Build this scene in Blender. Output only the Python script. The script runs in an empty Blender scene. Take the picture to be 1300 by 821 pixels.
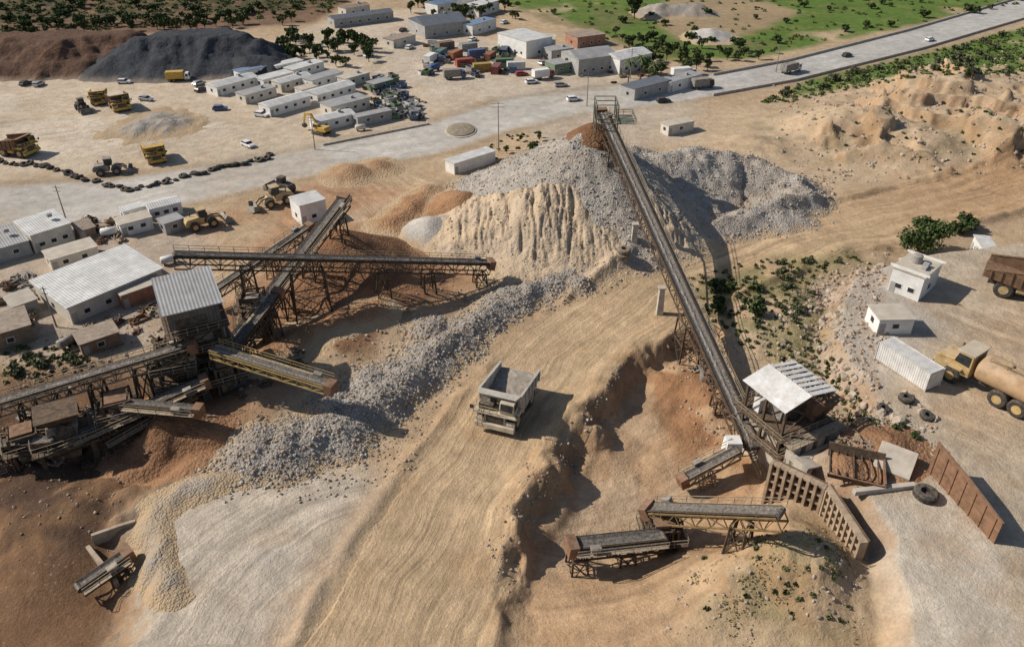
import bpy, bmesh, math, random
import numpy as np
from mathutils import Vector, Matrix
R=math.radians
random.seed(11); rng=np.random.default_rng(11)
S=bpy.context.scene; C=S.collection
F=1000.0; TH=R(31); HC=75.0; ct=math.cos(TH); st=math.sin(TH)
def ray(px,py):
    a=(px-650)/F; b=(py-365.5)/F
    return Vector((a, ct-b*st, -st-b*ct))
def G(px,py,z=0.0):
    d=ray(px,py); t=(z-HC)/d.z
    return Vector((d.x*t,d.y*t,z))
# ---------------------------------------------------------------- noise
def _h(a,b,s):
    n=(a*374761393+b*668265263+s*982451653)&0xffffffff
    n=((n^(n>>13))*1274126177)&0xffffffff
    return ((n^(n>>16))&0xffff)/65535.0
def vn(x,y,s=0):
    x=np.asarray(x,float); y=np.asarray(y,float)
    xi=np.floor(x).astype(np.int64); yi=np.floor(y).astype(np.int64)
    u=x-xi; v=y-yi; u=u*u*(3-2*u); v=v*v*(3-2*v)
    return (_h(xi,yi,s)*(1-u)+_h(xi+1,yi,s)*u)*(1-v)+(_h(xi,yi+1,s)*(1-u)+_h(xi+1,yi+1,s)*u)*v
def fbm(x,y,o=4,s=0):
    r=0;a=.5;t=0
    for i in range(o):
        r=r+a*vn(x,y,s+i*7); t+=a; a*=.5; x=x*2.03+3.1; y=y*2.03+1.7
    return r/t
def sm(a,b,x):
    t=np.clip((x-a)/(b-a),0,1); return t*t*(3-2*t)
def W(pts,z=0): return [(G(p[0],p[1],z).x,G(p[0],p[1],z).y) for p in pts]
def sdpoly(x,y,P):
    d=np.full(np.shape(x),1e9); ins=np.zeros(np.shape(x),bool)
    n=len(P)
    for i in range(n):
        ax,ay=P[i]; bx,by=P[(i+1)%n]; ex,ey=bx-ax,by-ay
        t=np.clip(((x-ax)*ex+(y-ay)*ey)/(ex*ex+ey*ey+1e-9),0,1)
        d=np.minimum(d,np.hypot(x-ax-t*ex,y-ay-t*ey))
        if ay!=by:
            c=((ay>y)!=(by>y))&(x<(bx-ax)*(y-ay)/(by-ay)+ax); ins^=c
    return np.where(ins,-d,d)
def pline(x,y,P,vals=None):
    best=np.full(np.shape(x),1e9); al=np.zeros(np.shape(x)); sg=np.ones(np.shape(x)); vv=np.zeros(np.shape(x)); acc=0
    for i in range(len(P)-1):
        ax,ay=P[i]; bx,by=P[i+1]; ex,ey=bx-ax,by-ay; L=math.hypot(ex,ey)
        t=np.clip(((x-ax)*ex+(y-ay)*ey)/(L*L),0,1); dx=x-ax-t*ex; dy=y-ay-t*ey; d=np.hypot(dx,dy)
        m=d<best; best=np.where(m,d,best); al=np.where(m,acc+t*L,al); sg=np.where(m,np.sign(ex*dy-ey*dx),sg)
        if vals is not None: vv=np.where(m,vals[i]*(1-t)+vals[i+1]*t,vv)
        acc+=L
    return best,al,sg*best,vv
# ---------------------------------------------------------------- terrain
PLAT_PX=[(1000,572),(1050,600),(1108,678),(1150,1000),(1700,1000),(1500,300),(1320,296),(1150,318),(1062,348),(1040,425),(1095,505),(1050,545)]
PIT_PX=[(650,860),(640,735),(662,668),(722,590),(786,500),(850,446),(905,440),(935,520),(990,620),(1000,690),(960,740),(870,860)]
PLAT=W(PLAT_PX,4); PIT=W(PIT_PX,-3)
BANK=W([(862,428),(800,462),(742,530),(690,600),(648,665),(626,735),(640,800)])
LOW=W([(-220,560),(60,575),(200,560),(285,585),(175,655),(190,740),(150,900),(-220,900)],-3)
HILLP=W([(975,155),(1030,112),(1180,92),(1400,70),(1400,215),(1200,228),(1040,212)])
MOUNDS=[(1105,165,13,5),(1050,172,9,3),(1180,195,10,3),(1250,180,11,4),(1300,200,10,3),(985,712,6,3.2),(930,735,7,2.4),(1035,725,5,1.6),(1060,780,6,2),
        (960,190,9,2),(660,655,3.5,1.0),(690,612,4,.9),(730,548,4,.8),(765,500,4,.8),(560,240,8,1.2),(980,420,9,2.2),(1000,380,7,2),(1060,325,10,1.6),
        (470,400,7,1.5),(430,445,6,1.4),(520,370,6,1.2),(330,500,5,1.2),(60,480,8,1.0),(320,330,6,.8),(700,190,12,1.5),(880,470,4,1.6),(905,500,4,1.8),(850,520,5,.8),
        (110,620,5,1.8),(40,650,6,2.0),(150,600,4,1.4),(60,700,5,1.6),(20,600,5,1.6)]
MW=[(G(a,b).x,G(a,b).y,r,h) for a,b,r,h in MOUNDS]
HAUL=W([(470,900),(530,740),(590,640),(650,550),(715,455),(830,372),(980,312),(1150,268),(1400,205)])
ROAD_PX=[(-160,245),(150,228),(360,196),(545,158),(640,127),(760,112),(900,97),(1000,79),(1150,41),(1320,-10),(1500,-60),(1500,-30),(1320,18),(1170,62),(1010,102),(900,122),(800,137),(740,142),(640,167),(560,193),(420,217),(280,248),(100,287),(-160,335)]
ROADP=W(ROAD_PX)
def H(x,y):
    x=np.asarray(x,float); y=np.asarray(y,float)
    wx=x+3*(fbm(x/7,y/7,3,5)-.5); wy=y+3*(fbm(x/7,y/7,3,9)-.5)
    far=sm(420,700,y)
    z=(fbm(x/16,y/16,4,1)-.5)*.8*(1-sm(170,260,y)*.7)+far*40*fbm(x/200,y/200,3,4)
    hd=pline(x,y,HAUL)[0]+1.5*(fbm(x/6,y/6,3,17)-.5)
    z=z*sm(6,14,hd)+(.5+.5*sm(95,130,y))*np.exp(-((hd-10.6)/1.1)**2)*sm(.36,.58,fbm(x/9,y/9,3,19))
    dr=sdpoly(x,y,ROADP)
    z=z*sm(-2,6,dr)
    hm_=sm(2,-14,sdpoly(wx,wy,HILLP))*sm(4,14,dr)
    m=24*fbm(x/32,y/32,5,71)-7.5; k=3.3; t=m/k; fl=np.floor(t); z=z+hm_*(np.maximum(k*(fl+sm(.62,.86,t-fl)),0)*.95+.9*(1-np.abs(2*fbm(x/9,y/9,5,75)-1))**2)
    z=z+sm(350,430,y)*sm(-20,-110,x)*9
    for cx,cy,r,h in MW:
        d=np.hypot(wx-cx,wy-cy)/r
        z=z+h*np.exp(-d*d)*(.65+.7*fbm(x/4,y/4,4,int(cx)%50))
    vx=wx+6*(fbm(x/5,y/5,5,81)-.5); vy=wy+6*(fbm(x/5,y/5,5,85)-.5)
    bd=pline(vx,vy,BANK)[0]; z=z+.8*np.exp(-(bd/3.0)**2)*(.25+1.2*fbm(x/3,y/3,4,88))*sm(56,70,y)
    z=z-(3.2*sm(1.4,-3.0,sdpoly(vx,vy,PIT))+.8*sm(-3,-12,sdpoly(vx,vy,PIT)))*(.85+.3*fbm(x/7,y/7,3,3))*sm(48,70,y)
    z=z-3.8*sm(3,-5,sdpoly(vx,vy,LOW))*sm(44,58,y)
    p=sm(.6,-2.8,sdpoly(x+.8*(vn(x/3,y/3,2)-.5),y+.8*(vn(x/3,y/3,8)-.5),PLAT)); z=z*(1-p)+p*(4+.35*(fbm(x/5,y/5,3,2)-.5))
    return z
def hit(px,py):
    d=ray(px,py); t0=(22-HC)/d.z; t1=(-8-HC)/d.z
    for _ in range(3):
        t=np.linspace(t0,t1,120); zz=HC+d.z*t-H(d.x*t,d.y*t)
        k=int(np.argmax(zz<0)) if (zz<0).any() else 119
        t0,t1=t[max(k-1,0)],t[k]
    return Vector((d.x*t1,d.y*t1,HC+d.z*t1))
def up(px,py,gy):
    Y=hit(px,gy).y; d=ray(px,py); t=Y/d.y
    return Vector((d.x*t,Y,HC+d.z*t))
# ---------------------------------------------------------------- materials
def nd(nt,t,**k):
    n=nt.nodes.new(t)
    for a,b in k.items(): setattr(n,a,b)
    return n
def noise(nt,vec,scale,detail=5,rough=.6):
    n=nd(nt,'ShaderNodeTexNoise'); n.inputs['Scale'].default_value=scale; n.inputs['Detail'].default_value=detail; n.inputs['Roughness'].default_value=rough
    nt.links.new(vec,n.inputs['Vector']); return n.outputs[0]
def mrange(nt,s,a,b,c,d):
    n=nd(nt,'ShaderNodeMapRange')
    for i,v in zip((1,2,3,4),(a,b,c,d)): n.inputs[i].default_value=v
    nt.links.new(s,n.inputs[0]); return n.outputs[0]
def scl(nt,v,s):
    n=nd(nt,'ShaderNodeVectorMath',operation='SCALE')
    if isinstance(v,tuple): n.inputs[0].default_value=v
    else: nt.links.new(v,n.inputs[0])
    nt.links.new(s,n.inputs['Scale']); return n.outputs[0]
def mixc(nt,f,a,b):
    n=nd(nt,'ShaderNodeMix',data_type='RGBA')
    if isinstance(f,float): n.inputs[0].default_value=f
    else: nt.links.new(f,n.inputs[0])
    for i,v in ((6,a),(7,b)):
        if isinstance(v,tuple): n.inputs[i].default_value=(*v,1)
        else: nt.links.new(v,n.inputs[i])
    return n.outputs[2]
def mth(nt,op,a,b):
    n=nd(nt,'ShaderNodeMath',operation=op)
    for i,v in ((0,a),(1,b)):
        if isinstance(v,(int,float)): n.inputs[i].default_value=v
        else: nt.links.new(v,n.inputs[i])
    return n.outputs[0]
def bump(nt,b,h,st_,dist):
    n=nd(nt,'ShaderNodeBump'); n.inputs['Strength'].default_value=st_; n.inputs['Distance'].default_value=dist
    nt.links.new(h,n.inputs['Height']); nt.links.new(n.outputs[0],b.inputs['Normal'])
def newm(name,rough,metal=0,spec=.25):
    m=bpy.data.materials.new(name); m.use_nodes=True; b=m.node_tree.nodes['Principled BSDF']
    b.inputs['Roughness'].default_value=rough; b.inputs['Metallic'].default_value=metal; b.inputs['Specular IOR Level'].default_value=spec
    return m,m.node_tree,b
MC={}
def mat(name,col,rough=.85,metal=0.,var=.3,scale=.7,dust=.35,dcol=(.45,.36,.27),ribs=None):
    if name in MC: return MC[name]
    m,nt,b=newm(name,rough,metal); tc=nd(nt,'ShaderNodeTexCoord').outputs['Object']
    c=scl(nt,col,mrange(nt,noise(nt,tc,scale,6),.3,.7,1-var,1+var))
    g=nd(nt,'ShaderNodeNewGeometry'); sx=nd(nt,'ShaderNodeSeparateXYZ'); nt.links.new(g.outputs['Normal'],sx.inputs[0])
    f=mth(nt,'MULTIPLY',mrange(nt,sx.outputs[2],-.2,1,.35,1),mrange(nt,noise(nt,tc,scale*1.7+.3,6,.7),.35,.7,0,dust*1.6))
    c=mixc(nt,f,c,dcol)
    if ribs:
        w=nd(nt,'ShaderNodeTexWave',wave_type='BANDS',bands_direction=ribs[0]); w.inputs['Scale'].default_value=.314/ribs[1]; nt.links.new(tc,w.inputs['Vector'])
        c=scl(nt,c,mrange(nt,w.outputs[1],0,1,.8,1.05)); bump(nt,b,w.outputs[1],.6,.06)
    else: bump(nt,b,noise(nt,tc,6,3),.25,.03)
    nt.links.new(c,b.inputs['Base Color']); MC[name]=m; return m
def groundmat():
    m,nt,b=newm('ground_soil',.95,0,.1)
    at=nd(nt,'ShaderNodeAttribute',attribute_name='Col').outputs['Color']
    tr=nd(nt,'ShaderNodeAttribute',attribute_name='trk').outputs['Vector']
    pos=nd(nt,'ShaderNodeNewGeometry').outputs['Position']
    c=scl(nt,at,mrange(nt,noise(nt,pos,.05,5),.3,.7,.84,1.12))
    c=scl(nt,c,mrange(nt,noise(nt,pos,.35,7,.68),.3,.7,.76,1.18))
    c=scl(nt,c,mrange(nt,noise(nt,pos,2.6,5,.7),.3,.7,.84,1.14))
    pv=nd(nt,'ShaderNodeAttribute',attribute_name='edge').outputs['Fac']
    c=mixc(nt,mth(nt,'MULTIPLY',mrange(nt,noise(nt,pos,.11,6,.65),.52,.68,0,.34),pv),c,(.39,.225,.11))
    s=nd(nt,'ShaderNodeSeparateXYZ'); nt.links.new(tr,s.inputs[0])
    wob=mth(nt,'MULTIPLY',noise(nt,pos,.06,3,.5),6.0)
    ac=mth(nt,'ADD',s.outputs[0],wob)
    def streak(a,bb,seed):
        cv=nd(nt,'ShaderNodeCombineXYZ'); nt.links.new(mth(nt,'MULTIPLY',ac,a),cv.inputs[0]); nt.links.new(mth(nt,'MULTIPLY',s.outputs[1],bb),cv.inputs[1]); cv.inputs[2].default_value=seed
        return noise(nt,cv.outputs[0],1.0,4,.65)
    n=mth(nt,'ADD',mth(nt,'MULTIPLY',streak(.5,.014,0),.6),mth(nt,'MULTIPLY',streak(2.0,.03,5),.4))
    brk=mrange(nt,noise(nt,pos,.09,4,.6),.35,.6,.35,1)
    k=mth(nt,'ADD',1.0,mth(nt,'MULTIPLY',mth(nt,'MULTIPLY',s.outputs[2],brk),mrange(nt,n,.36,.64,-.36,.26)))
    c=scl(nt,c,k)
    v=nd(nt,'ShaderNodeTexVoronoi'); v.inputs['Scale'].default_value=1.3; nt.links.new(pos,v.inputs['Vector'])
    sp=mth(nt,'MULTIPLY',mth(nt,'MULTIPLY',mrange(nt,v.outputs['Distance'],.08,.22,.5,0),mrange(nt,noise(nt,pos,.12,4),.5,.66,0,1)),pv)
    c=mixc(nt,sp,c,(.5,.45,.4))
    nt.links.new(c,b.inputs['Base Color'])
    bump(nt,b,mth(nt,'MULTIPLY',mth(nt,'ADD',mth(nt,'ADD',noise(nt,pos,.7,8,.7),mth(nt,'MULTIPLY',noise(nt,pos,3.5,4,.7),.35)),mth(nt,'MULTIPLY',mth(nt,'MULTIPLY',n,s.outputs[2]),.8)),mrange(nt,pv,0,1,.3,1)),.7,.5)
    return m
def stonemat(name,light,dark,tint,scale=1.5,tf=.5,bst=.9,bd=.5,edge=None,streak=0):
    m,nt,b=newm(name,.95,0,.1); pos=nd(nt,'ShaderNodeNewGeometry').outputs['Position']
    v=nd(nt,'ShaderNodeTexVoronoi'); v.inputs['Scale'].default_value=scale; nt.links.new(pos,v.inputs['Vector'])
    v2=nd(nt,'ShaderNodeTexVoronoi'); v2.inputs['Scale'].default_value=scale*2.3; nt.links.new(pos,v2.inputs['Vector'])
    s=nd(nt,'ShaderNodeSeparateColor'); nt.links.new(v.outputs['Color'],s.inputs[0])
    s2=nd(nt,'ShaderNodeSeparateColor'); nt.links.new(v2.outputs['Color'],s2.inputs[0])
    c=mixc(nt,mth(nt,'ADD',mth(nt,'MULTIPLY',s.outputs[0],.5),mth(nt,'MULTIPLY',s2.outputs[0],.5)),dark,light)
    c=mixc(nt,mrange(nt,noise(nt,pos,.09,6,.68),.45,.66,0,tf),c,tint)
    c=scl(nt,c,mrange(nt,noise(nt,pos,.35,6,.65),.3,.7,.78,1.16))
    if edge:
        e=nd(nt,'ShaderNodeAttribute',attribute_name='edge').outputs['Fac']; c=mixc(nt,mrange(nt,e,0,1,1,0),c,edge)
    nt.links.new(c,b.inputs['Base Color'])
    h=mth(nt,'ADD',mth(nt,'ADD',mth(nt,'MULTIPLY',v.outputs['Distance'],-1),mth(nt,'MULTIPLY',v2.outputs['Distance'],-.5)),mth(nt,'MULTIPLY',noise(nt,pos,.8,6,.72),1.2))
    bump(nt,b,h,bst,bd); return m
def attrmat(name,rough=.95,tr=0):
    m,nt,b=newm(name,rough,0,.1); at=nd(nt,'ShaderNodeAttribute',attribute_name='Col').outputs['Color']
    pos=nd(nt,'ShaderNodeNewGeometry').outputs['Position']
    nt.links.new(scl(nt,at,mrange(nt,noise(nt,pos,1.5,4),.3,.7,.75,1.2)),b.inputs['Base Color']); return m
# ---------------------------------------------------------------- mesh helpers
class MB:
    def __init__(s): s.v=[]; s.f=[]
    def add(s,vs,fs):
        o=len(s.v); s.v+=[tuple(v) for v in vs]; s.f+=[tuple(i+o for i in f) for f in fs]; return s
    def hexa(s,p): return s.add(p,[(3,2,1,0),(4,5,6,7),(0,1,5,4),(1,2,6,5),(2,3,7,6),(3,0,4,7)])
    def box(s,x0,x1,y0,y1,z0,z1): return s.hexa([(x0,y0,z0),(x1,y0,z0),(x1,y1,z0),(x0,y1,z0),(x0,y0,z1),(x1,y0,z1),(x1,y1,z1),(x0,y1,z1)])
    def fru(s,cx,cy,z0,a0,b0,z1,a1,b1,dx=0): return s.hexa([(cx-a0,cy-b0,z0),(cx+a0,cy-b0,z0),(cx+a0,cy+b0,z0),(cx-a0,cy+b0,z0),(cx+dx-a1,cy-b1,z1),(cx+dx+a1,cy-b1,z1),(cx+dx+a1,cy+b1,z1),(cx+dx-a1,cy+b1,z1)])
    def bar(s,a,b,w,h=None):
        a=Vector(a); b=Vector(b); h=h or w; d=(b-a).normalized(); u=Vector((0,0,1))
        if abs(d.z)>.98: u=Vector((0,1,0))
        n=d.cross(u).normalized(); u=n.cross(d); n=n*w/2; u=u*h/2
        return s.hexa([a-n-u,a+n-u,a+n+u,a-n+u,b-n-u,b+n-u,b+n+u,b-n+u])
    def lathe(s,c,ax,prof,n=12):
        c=Vector(c); ax=Vector(ax).normalized(); u=ax.orthogonal().normalized(); w=ax.cross(u); vs=[]; fs=[]
        for t,r in prof:
            for i in range(n):
                a=2*math.pi*i/n; vs.append(c+ax*t+(u*math.cos(a)+w*math.sin(a))*r)
        for k in range(len(prof)-1):
            for i in range(n):
                j=(i+1)%n; fs.append((k*n+i,k*n+j,(k+1)*n+j,(k+1)*n+i))
        fs.append(tuple(range(n-1,-1,-1))); fs.append(tuple((len(prof)-1)*n+i for i in range(n)))
        return s.add(vs,fs)
    def cyl(s,a,b,r,n=10,r2=None):
        a=Vector(a); b=Vector(b); return s.lathe(a,b-a,[(0,r),((b-a).length,r if r2 is None else r2)],n)
    def prism(s,prof,y0,y1):
        n=len(prof); vs=[(x,y0,z) for x,z in prof]+[(x,y1,z) for x,z in prof]
        fs=[tuple(range(n)),tuple(range(2*n-1,n-1,-1))]+[(i,i+n,(i+1)%n+n,(i+1)%n) for i in range(n)]
        return s.add(vs,fs)
def rootof(o):
    while o.parent: o=o.parent
    return o
def part(mb,name,m,parent=None,world=False,smooth=False,bev=0,loc=None):
    o_=Vector((0,0,0))
    if world: o_=rootof(parent).location if parent else Vector(loc)
    me=bpy.data.meshes.new(name); me.from_pydata([(v[0]-o_.x,v[1]-o_.y,v[2]-o_.z) for v in mb.v],[],mb.f)
    bm=bmesh.new(); bm.from_mesh(me); bmesh.ops.recalc_face_normals(bm,faces=bm.faces); bm.to_mesh(me); bm.free()
    me.materials.append(m)
    if smooth: me.polygons.foreach_set('use_smooth',[True]*len(me.polygons))
    o=bpy.data.objects.new(name,me); C.objects.link(o); o.parent=parent
    if loc is not None: o.location=loc
    if bev:
        b=o.modifiers.new('bevel','BEVEL'); b.width=bev; b.segments=1; b.limit_method='ANGLE'
    return o
def tag(o,label,cat,group=None,kind=None):
    if label: o['label']=label
    if cat: o['category']=cat
    if group: o['group']=group
    if kind: o['kind']=kind
    return o
def root(name,label,cat,loc,rz=0,group=None,sc=1):
    o=bpy.data.objects.new(name,None); C.objects.link(o); o.empty_display_size=.3; o.location=loc; o.rotation_euler=(0,0,rz); o.scale=(sc,)*3
    return tag(o,label,cat,group)
def dup(r,loc,rz,sc=1,label=None,group=None):
    c=r.copy(); C.objects.link(c); c.location=loc; c.rotation_euler=(0,0,rz); c.scale=(sc,)*3
    if label: c['label']=label
    if group: c['group']=group
    for ch in list(r.children):
        d=ch.copy(); C.objects.link(d); d.parent=c
        for g in list(ch.children):
            e=g.copy(); C.objects.link(e); e.parent=d
    return c
def npmesh(name,V,Fc,m,smooth=False,col=None,trk=None,edge=None):
    me=bpy.data.meshes.new(name); k=Fc.shape[1]; nf=len(Fc)
    me.vertices.add(len(V)); me.vertices.foreach_set('co',V.astype(np.float32).ravel())
    me.loops.add(nf*k); me.loops.foreach_set('vertex_index',Fc.astype(np.int32).ravel())
    me.polygons.add(nf); me.polygons.foreach_set('loop_start',np.arange(0,nf*k,k,dtype=np.int32))
    me.polygons.foreach_set('use_smooth',np.full(nf,smooth))
    if col is not None:
        a=me.attributes.new('Col','FLOAT_COLOR','POINT'); a.data.foreach_set('color',np.c_[col,np.ones(len(col))].astype(np.float32).ravel())
    if trk is not None:
        a=me.attributes.new('trk','FLOAT_VECTOR','POINT'); a.data.foreach_set('vector',trk.astype(np.float32).ravel())
    if edge is not None:
        a=me.attributes.new('edge','FLOAT','POINT'); a.data.foreach_set('value',edge.astype(np.float32))
    me.update(calc_edges=True); me.validate(); me.materials.append(m)
    o=bpy.data.objects.new(name,me); C.objects.link(o); return o
# ---------------------------------------------------------------- ground sheet
NY,NX=700,720
LR=math.log(1500/32)
yy=32*np.exp(np.linspace(0,LR,NY)); uu=np.linspace(-1,1,NX)
Yg=np.repeat(yy[:,None],NX,1); Xg=uu[None,:]*(1.0*Yg+22)
Zg=H(Xg,Yg)
def Hgrid(x,y):
    x=np.asarray(x,float); y=np.maximum(np.asarray(y,float),32.01)
    r=np.clip(np.log(y/32)/LR*(NY-1),0,NY-1.001); c=np.clip((x/(y+22)+1)/2*(NX-1),0,NX-1.001)
    i=r.astype(int); j=c.astype(int); a=r-i; b=c-j
    return (Zg[i,j]*(1-b)+Zg[i,j+1]*b)*(1-a)+(Zg[i+1,j]*(1-b)+Zg[i+1,j+1]*b)*a
H=Hgrid
Xf,Yf,Zf=Xg.ravel(),Yg.ravel(),Zg.ravel()
wx=Xf+5*(fbm(Xf/9,Yf/9,4,21)-.5); wy=Yf+5*(fbm(Xf/9,Yf/9,4,27)-.5)
col=np.tile(np.array([.475,.35,.225]),(len(Xf),1))
def paint(P,c,soft=2,amt=1.,z=0,mod=None,warp=True):
    d=sdpoly(wx if warp else Xf,wy if warp else Yf,W(P,z)); a=sm(soft,-soft,d)*amt
    if mod is not None: a=a*mod
    global col
    col=col*(1-a[:,None])+np.array(c)*a[:,None]; return d
n1=fbm(Xf/14,Yf/14,5,33); n2=fbm(Xf/5,Yf/5,4,41); n3=fbm(Xf/40,Yf/40,3,55)
D_lot=paint([(-160,100),(260,80),(440,20),(540,10),(640,110),(560,165),(350,200),(-160,245)],(.55,.45,.335),3)
paint([(-160,130),(140,110),(330,175),(200,190),(-160,215)],(.64,.55,.44),4,.6,0,sm(.35,.55,n1))
paint([(450,30),(700,60),(800,100),(640,130),(540,120)],(.53,.45,.355),3,.8)
D_grass=paint([(600,-8),(760,-60),(1500,-120),(1500,-40),(1140,36),(960,74),(840,76),(760,40),(690,18)],(.11,.175,.038),3,1,0,sm(.30,.44,n3+n2*.15))
paint([(640,10),(800,0),(1000,55),(960,74),(840,76)],(.16,.15,.065),4,.6,0,sm(.44,.58,n1))
paint([(830,30),(850,-5),(960,0),(1020,15),(930,52),(860,50)],(.36,.26,.165),4,.9)
paint([(985,135),(1010,107),(1170,68),(1500,-15),(1500,90),(1320,103),(1150,96)],(.115,.185,.042),3,1,0,sm(.22,.38,n1))
paint([(880,150),(985,125),(1180,94),(1500,86),(1500,230),(1000,300),(880,230)],(.51,.385,.255),4,.9)
paint([(960,150),(1500,100),(1500,200),(960,215)],(.24,.20,.12),4,.6,0,sm(.54,.64,n2*.5+n1*.5))
paint([(-160,66),(-160,-40),(600,-60),(440,8),(400,30)],(.17,.105,.07),5,.95)
paint([(-160,36),(-160,-40),(520,-60),(430,12)],(.075,.075,.036),4,.85,0,sm(.36,.5,n2))
paint([(640,120),(790,100),(900,90),(880,180),(700,200)],(.50,.435,.355),5,.6)
dr0=sdpoly(Xf,Yf,ROADP); a=(sm(6,1.5,dr0)*.35)[:,None]; col=col*(1-a)+np.array([.25,.195,.14])*a
D_road=paint(ROAD_PX,(.50,.47,.42),2.0,.92,0,.72+.28*sm(.35,.6,n1),False)
fr_=(sm(20,60,Xf)*sm(1.6,-1.6,D_road))[:,None]; col=col*(1-fr_*.7)+np.array([.43,.42,.395])*fr_*.7
paint([(230,290),(400,230),(600,250),(640,330),(560,400),(430,490),(300,560),(200,520)],(.42,.25,.145),5,.9,0,sm(.3,.55,n1))
paint([(380,280),(560,240),(600,300),(520,320)],(.50,.37,.25),4,.7,0,sm(.35,.5,n2))
paint([(240,420),(380,330),(600,310),(560,380),(430,480),(300,520)],(.25,.13,.072),5,.9,0,sm(.40,.54,n2))
paint([(-160,330),(60,290),(260,270),(250,430),(-160,500)],(.44,.375,.31),5,.7)
paint([(-160,470),(150,440),(250,470),(200,520),(-160,540)],(.38,.28,.185),5,.8)
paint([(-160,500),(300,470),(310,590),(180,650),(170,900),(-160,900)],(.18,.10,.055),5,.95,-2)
paint([(-160,530),(260,510),(270,600),(180,640),(120,700),(-160,760)],(.09,.057,.04),4,.88,-3,sm(.32,.52,n2))  # dark brown soil patches, with the shade around the plant painted in
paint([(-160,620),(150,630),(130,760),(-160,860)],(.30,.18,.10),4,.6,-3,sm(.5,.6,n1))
paint([(165,655),(290,590),(460,595),(520,640),(470,740),(430,900),(180,900)],(.52,.445,.355),4,.95)
paint([(180,655),(300,600),(400,610),(330,700),(190,720)],(.41,.38,.335),4,.8,0,sm(.38,.53,n1))
hd,hal,hac,_=pline(Xf,Yf,HAUL)
hw=hd+3*(fbm(Xf/10,Yf/10,3,61)-.5)
fx=sm(120,210,hal)[:,None]
hb=sm(15,11,hw)*.6; col=col*(1-hb[:,None])+(np.array([.42,.285,.17])*(1-fx)+np.array([.36,.235,.135])*fx)*hb[:,None]
hm=sm(11,8.5,hw)
col=col*(1-.95*hm[:,None])+(np.array([.52,.375,.23])*(1-fx)+np.array([.475,.30,.165])*fx)*.95*hm[:,None]
D_pit=paint(PIT_PX,(.50,.33,.195),2,1,-3)
paint([(700,640),(740,590),(850,500),(900,600),(820,690),(700,730)],(.55,.41,.275),4,.75,-3,sm(.34,.5,n1))
paint([(790,470),(880,440),(930,520),(960,600),(900,640)],(.35,.175,.085),4,.85,-3,sm(.42,.54,n2))
bd_=pline(wx,wy,BANK)[0]; a=(sm(4.5,1.5,bd_)*.7*(.3+.7*sm(.42,.56,n2)))[:,None]; col=col*(1-a)+np.array([.44,.295,.17])*a
D_plat=paint(PLAT_PX,(.48,.395,.295),2,.95,4)
paint([(1050,350),(1150,320),(1200,420),(1120,500),(1060,440)],(.43,.39,.345),5,.8,4)
paint([(1190,400),(1400,380),(1400,600),(1210,560)],(.46,.34,.225),6,.8,4)
D_ramp=paint([(1092,640),(1190,612),(1268,700),(1330,1000),(1160,1000),(1118,700)],(.56,.485,.39),.8,.9,4,None,False)
paint([(1050,570),(1110,575),(1160,600),(1060,615)],(.30,.145,.08),2,.85,4)
paint([(870,345),(960,330),(1060,322),(1100,330),(1040,350),(1050,470),(1010,470),(930,430),(890,400)],(.22,.20,.09),4,.75,1,sm(.36,.52,n2))
paint([(860,720),(930,690),(990,660),(1090,690),(1130,900),(860,900)],(.47,.345,.215),4,.95)
paint([(900,715),(960,685),(1040,695),(1080,760),(1040,850),(920,840)],(.25,.21,.095),5,.55,1,sm(.48,.58,n2))
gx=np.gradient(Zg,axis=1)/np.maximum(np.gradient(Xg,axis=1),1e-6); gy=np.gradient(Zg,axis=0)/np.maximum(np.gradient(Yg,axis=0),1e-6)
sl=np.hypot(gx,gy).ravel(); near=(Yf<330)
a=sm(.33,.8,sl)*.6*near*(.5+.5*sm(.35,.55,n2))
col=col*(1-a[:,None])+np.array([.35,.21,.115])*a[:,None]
trk=np.zeros((len(Xf),3))
ra,rl,rc,_=pline(Xf,Yf,W([(-160,290),(120,258),(400,205),(600,165),(780,125),(950,105),(1010,90),(1160,51),(1400,-18)]))
mr_=sm(3,-3,D_road)*.5
trk[:,0]=np.where(mr_>.02,rc*.6,hac); trk[:,1]=np.where(mr_>.02,rl,hal); trk[:,2]=np.maximum(mr_,sm(14,9,hw)*1.2)
def arcs(c,mask,amt):
    rr=np.hypot(Xf-c.x,Yf-c.y)
    trk[:,0]=np.where(mask>.01,rr,trk[:,0]); trk[:,1]=np.where(mask>.01,np.arctan2(Yf-c.y,Xf-c.x)*20,trk[:,1]); trk[:,2]=np.where(mask>.01,mask*amt,trk[:,2])
arcs(G(620,430,-3),sm(0,-5,D_pit),.85)
arcs(G(480,820),sm(3,-3,sdpoly(Xf,Yf,W([(300,600),(470,600),(530,650),(470,900),(200,900),(200,690)])))*(1-sm(14,8,hw)),1.0)
arcs(G(250,320),sm(4,-4,sdpoly(Xf,Yf,W([(300,250),(560,215),(600,300),(480,420),(340,400)]))),.8)
arcs(G(60,60),sm(4,-4,sdpoly(Xf,Yf,W([(-100,120),(330,150),(500,60),(560,130),(340,190),(-100,210)]))),.55)
arcs(G(1420,300,4),sm(4,-3,sdpoly(Xf,Yf,W([(1190,390),(1400,360),(1400,600),(1210,570)],4))),.8)
idx=np.arange(NY*NX).reshape(NY,NX)
FC=np.stack([idx[:-1,:-1],idx[:-1,1:],idx[1:,1:],idx[1:,:-1]],-1).reshape(-1,4)
reg=np.zeros(len(Xf),int); reg[D_lot<0]=3; reg[D_grass<0]=5; reg[hw<8.5]=1; reg[D_pit<-1.5]=4; reg[D_plat<-.5]=6; reg[D_road<0]=2
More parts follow.
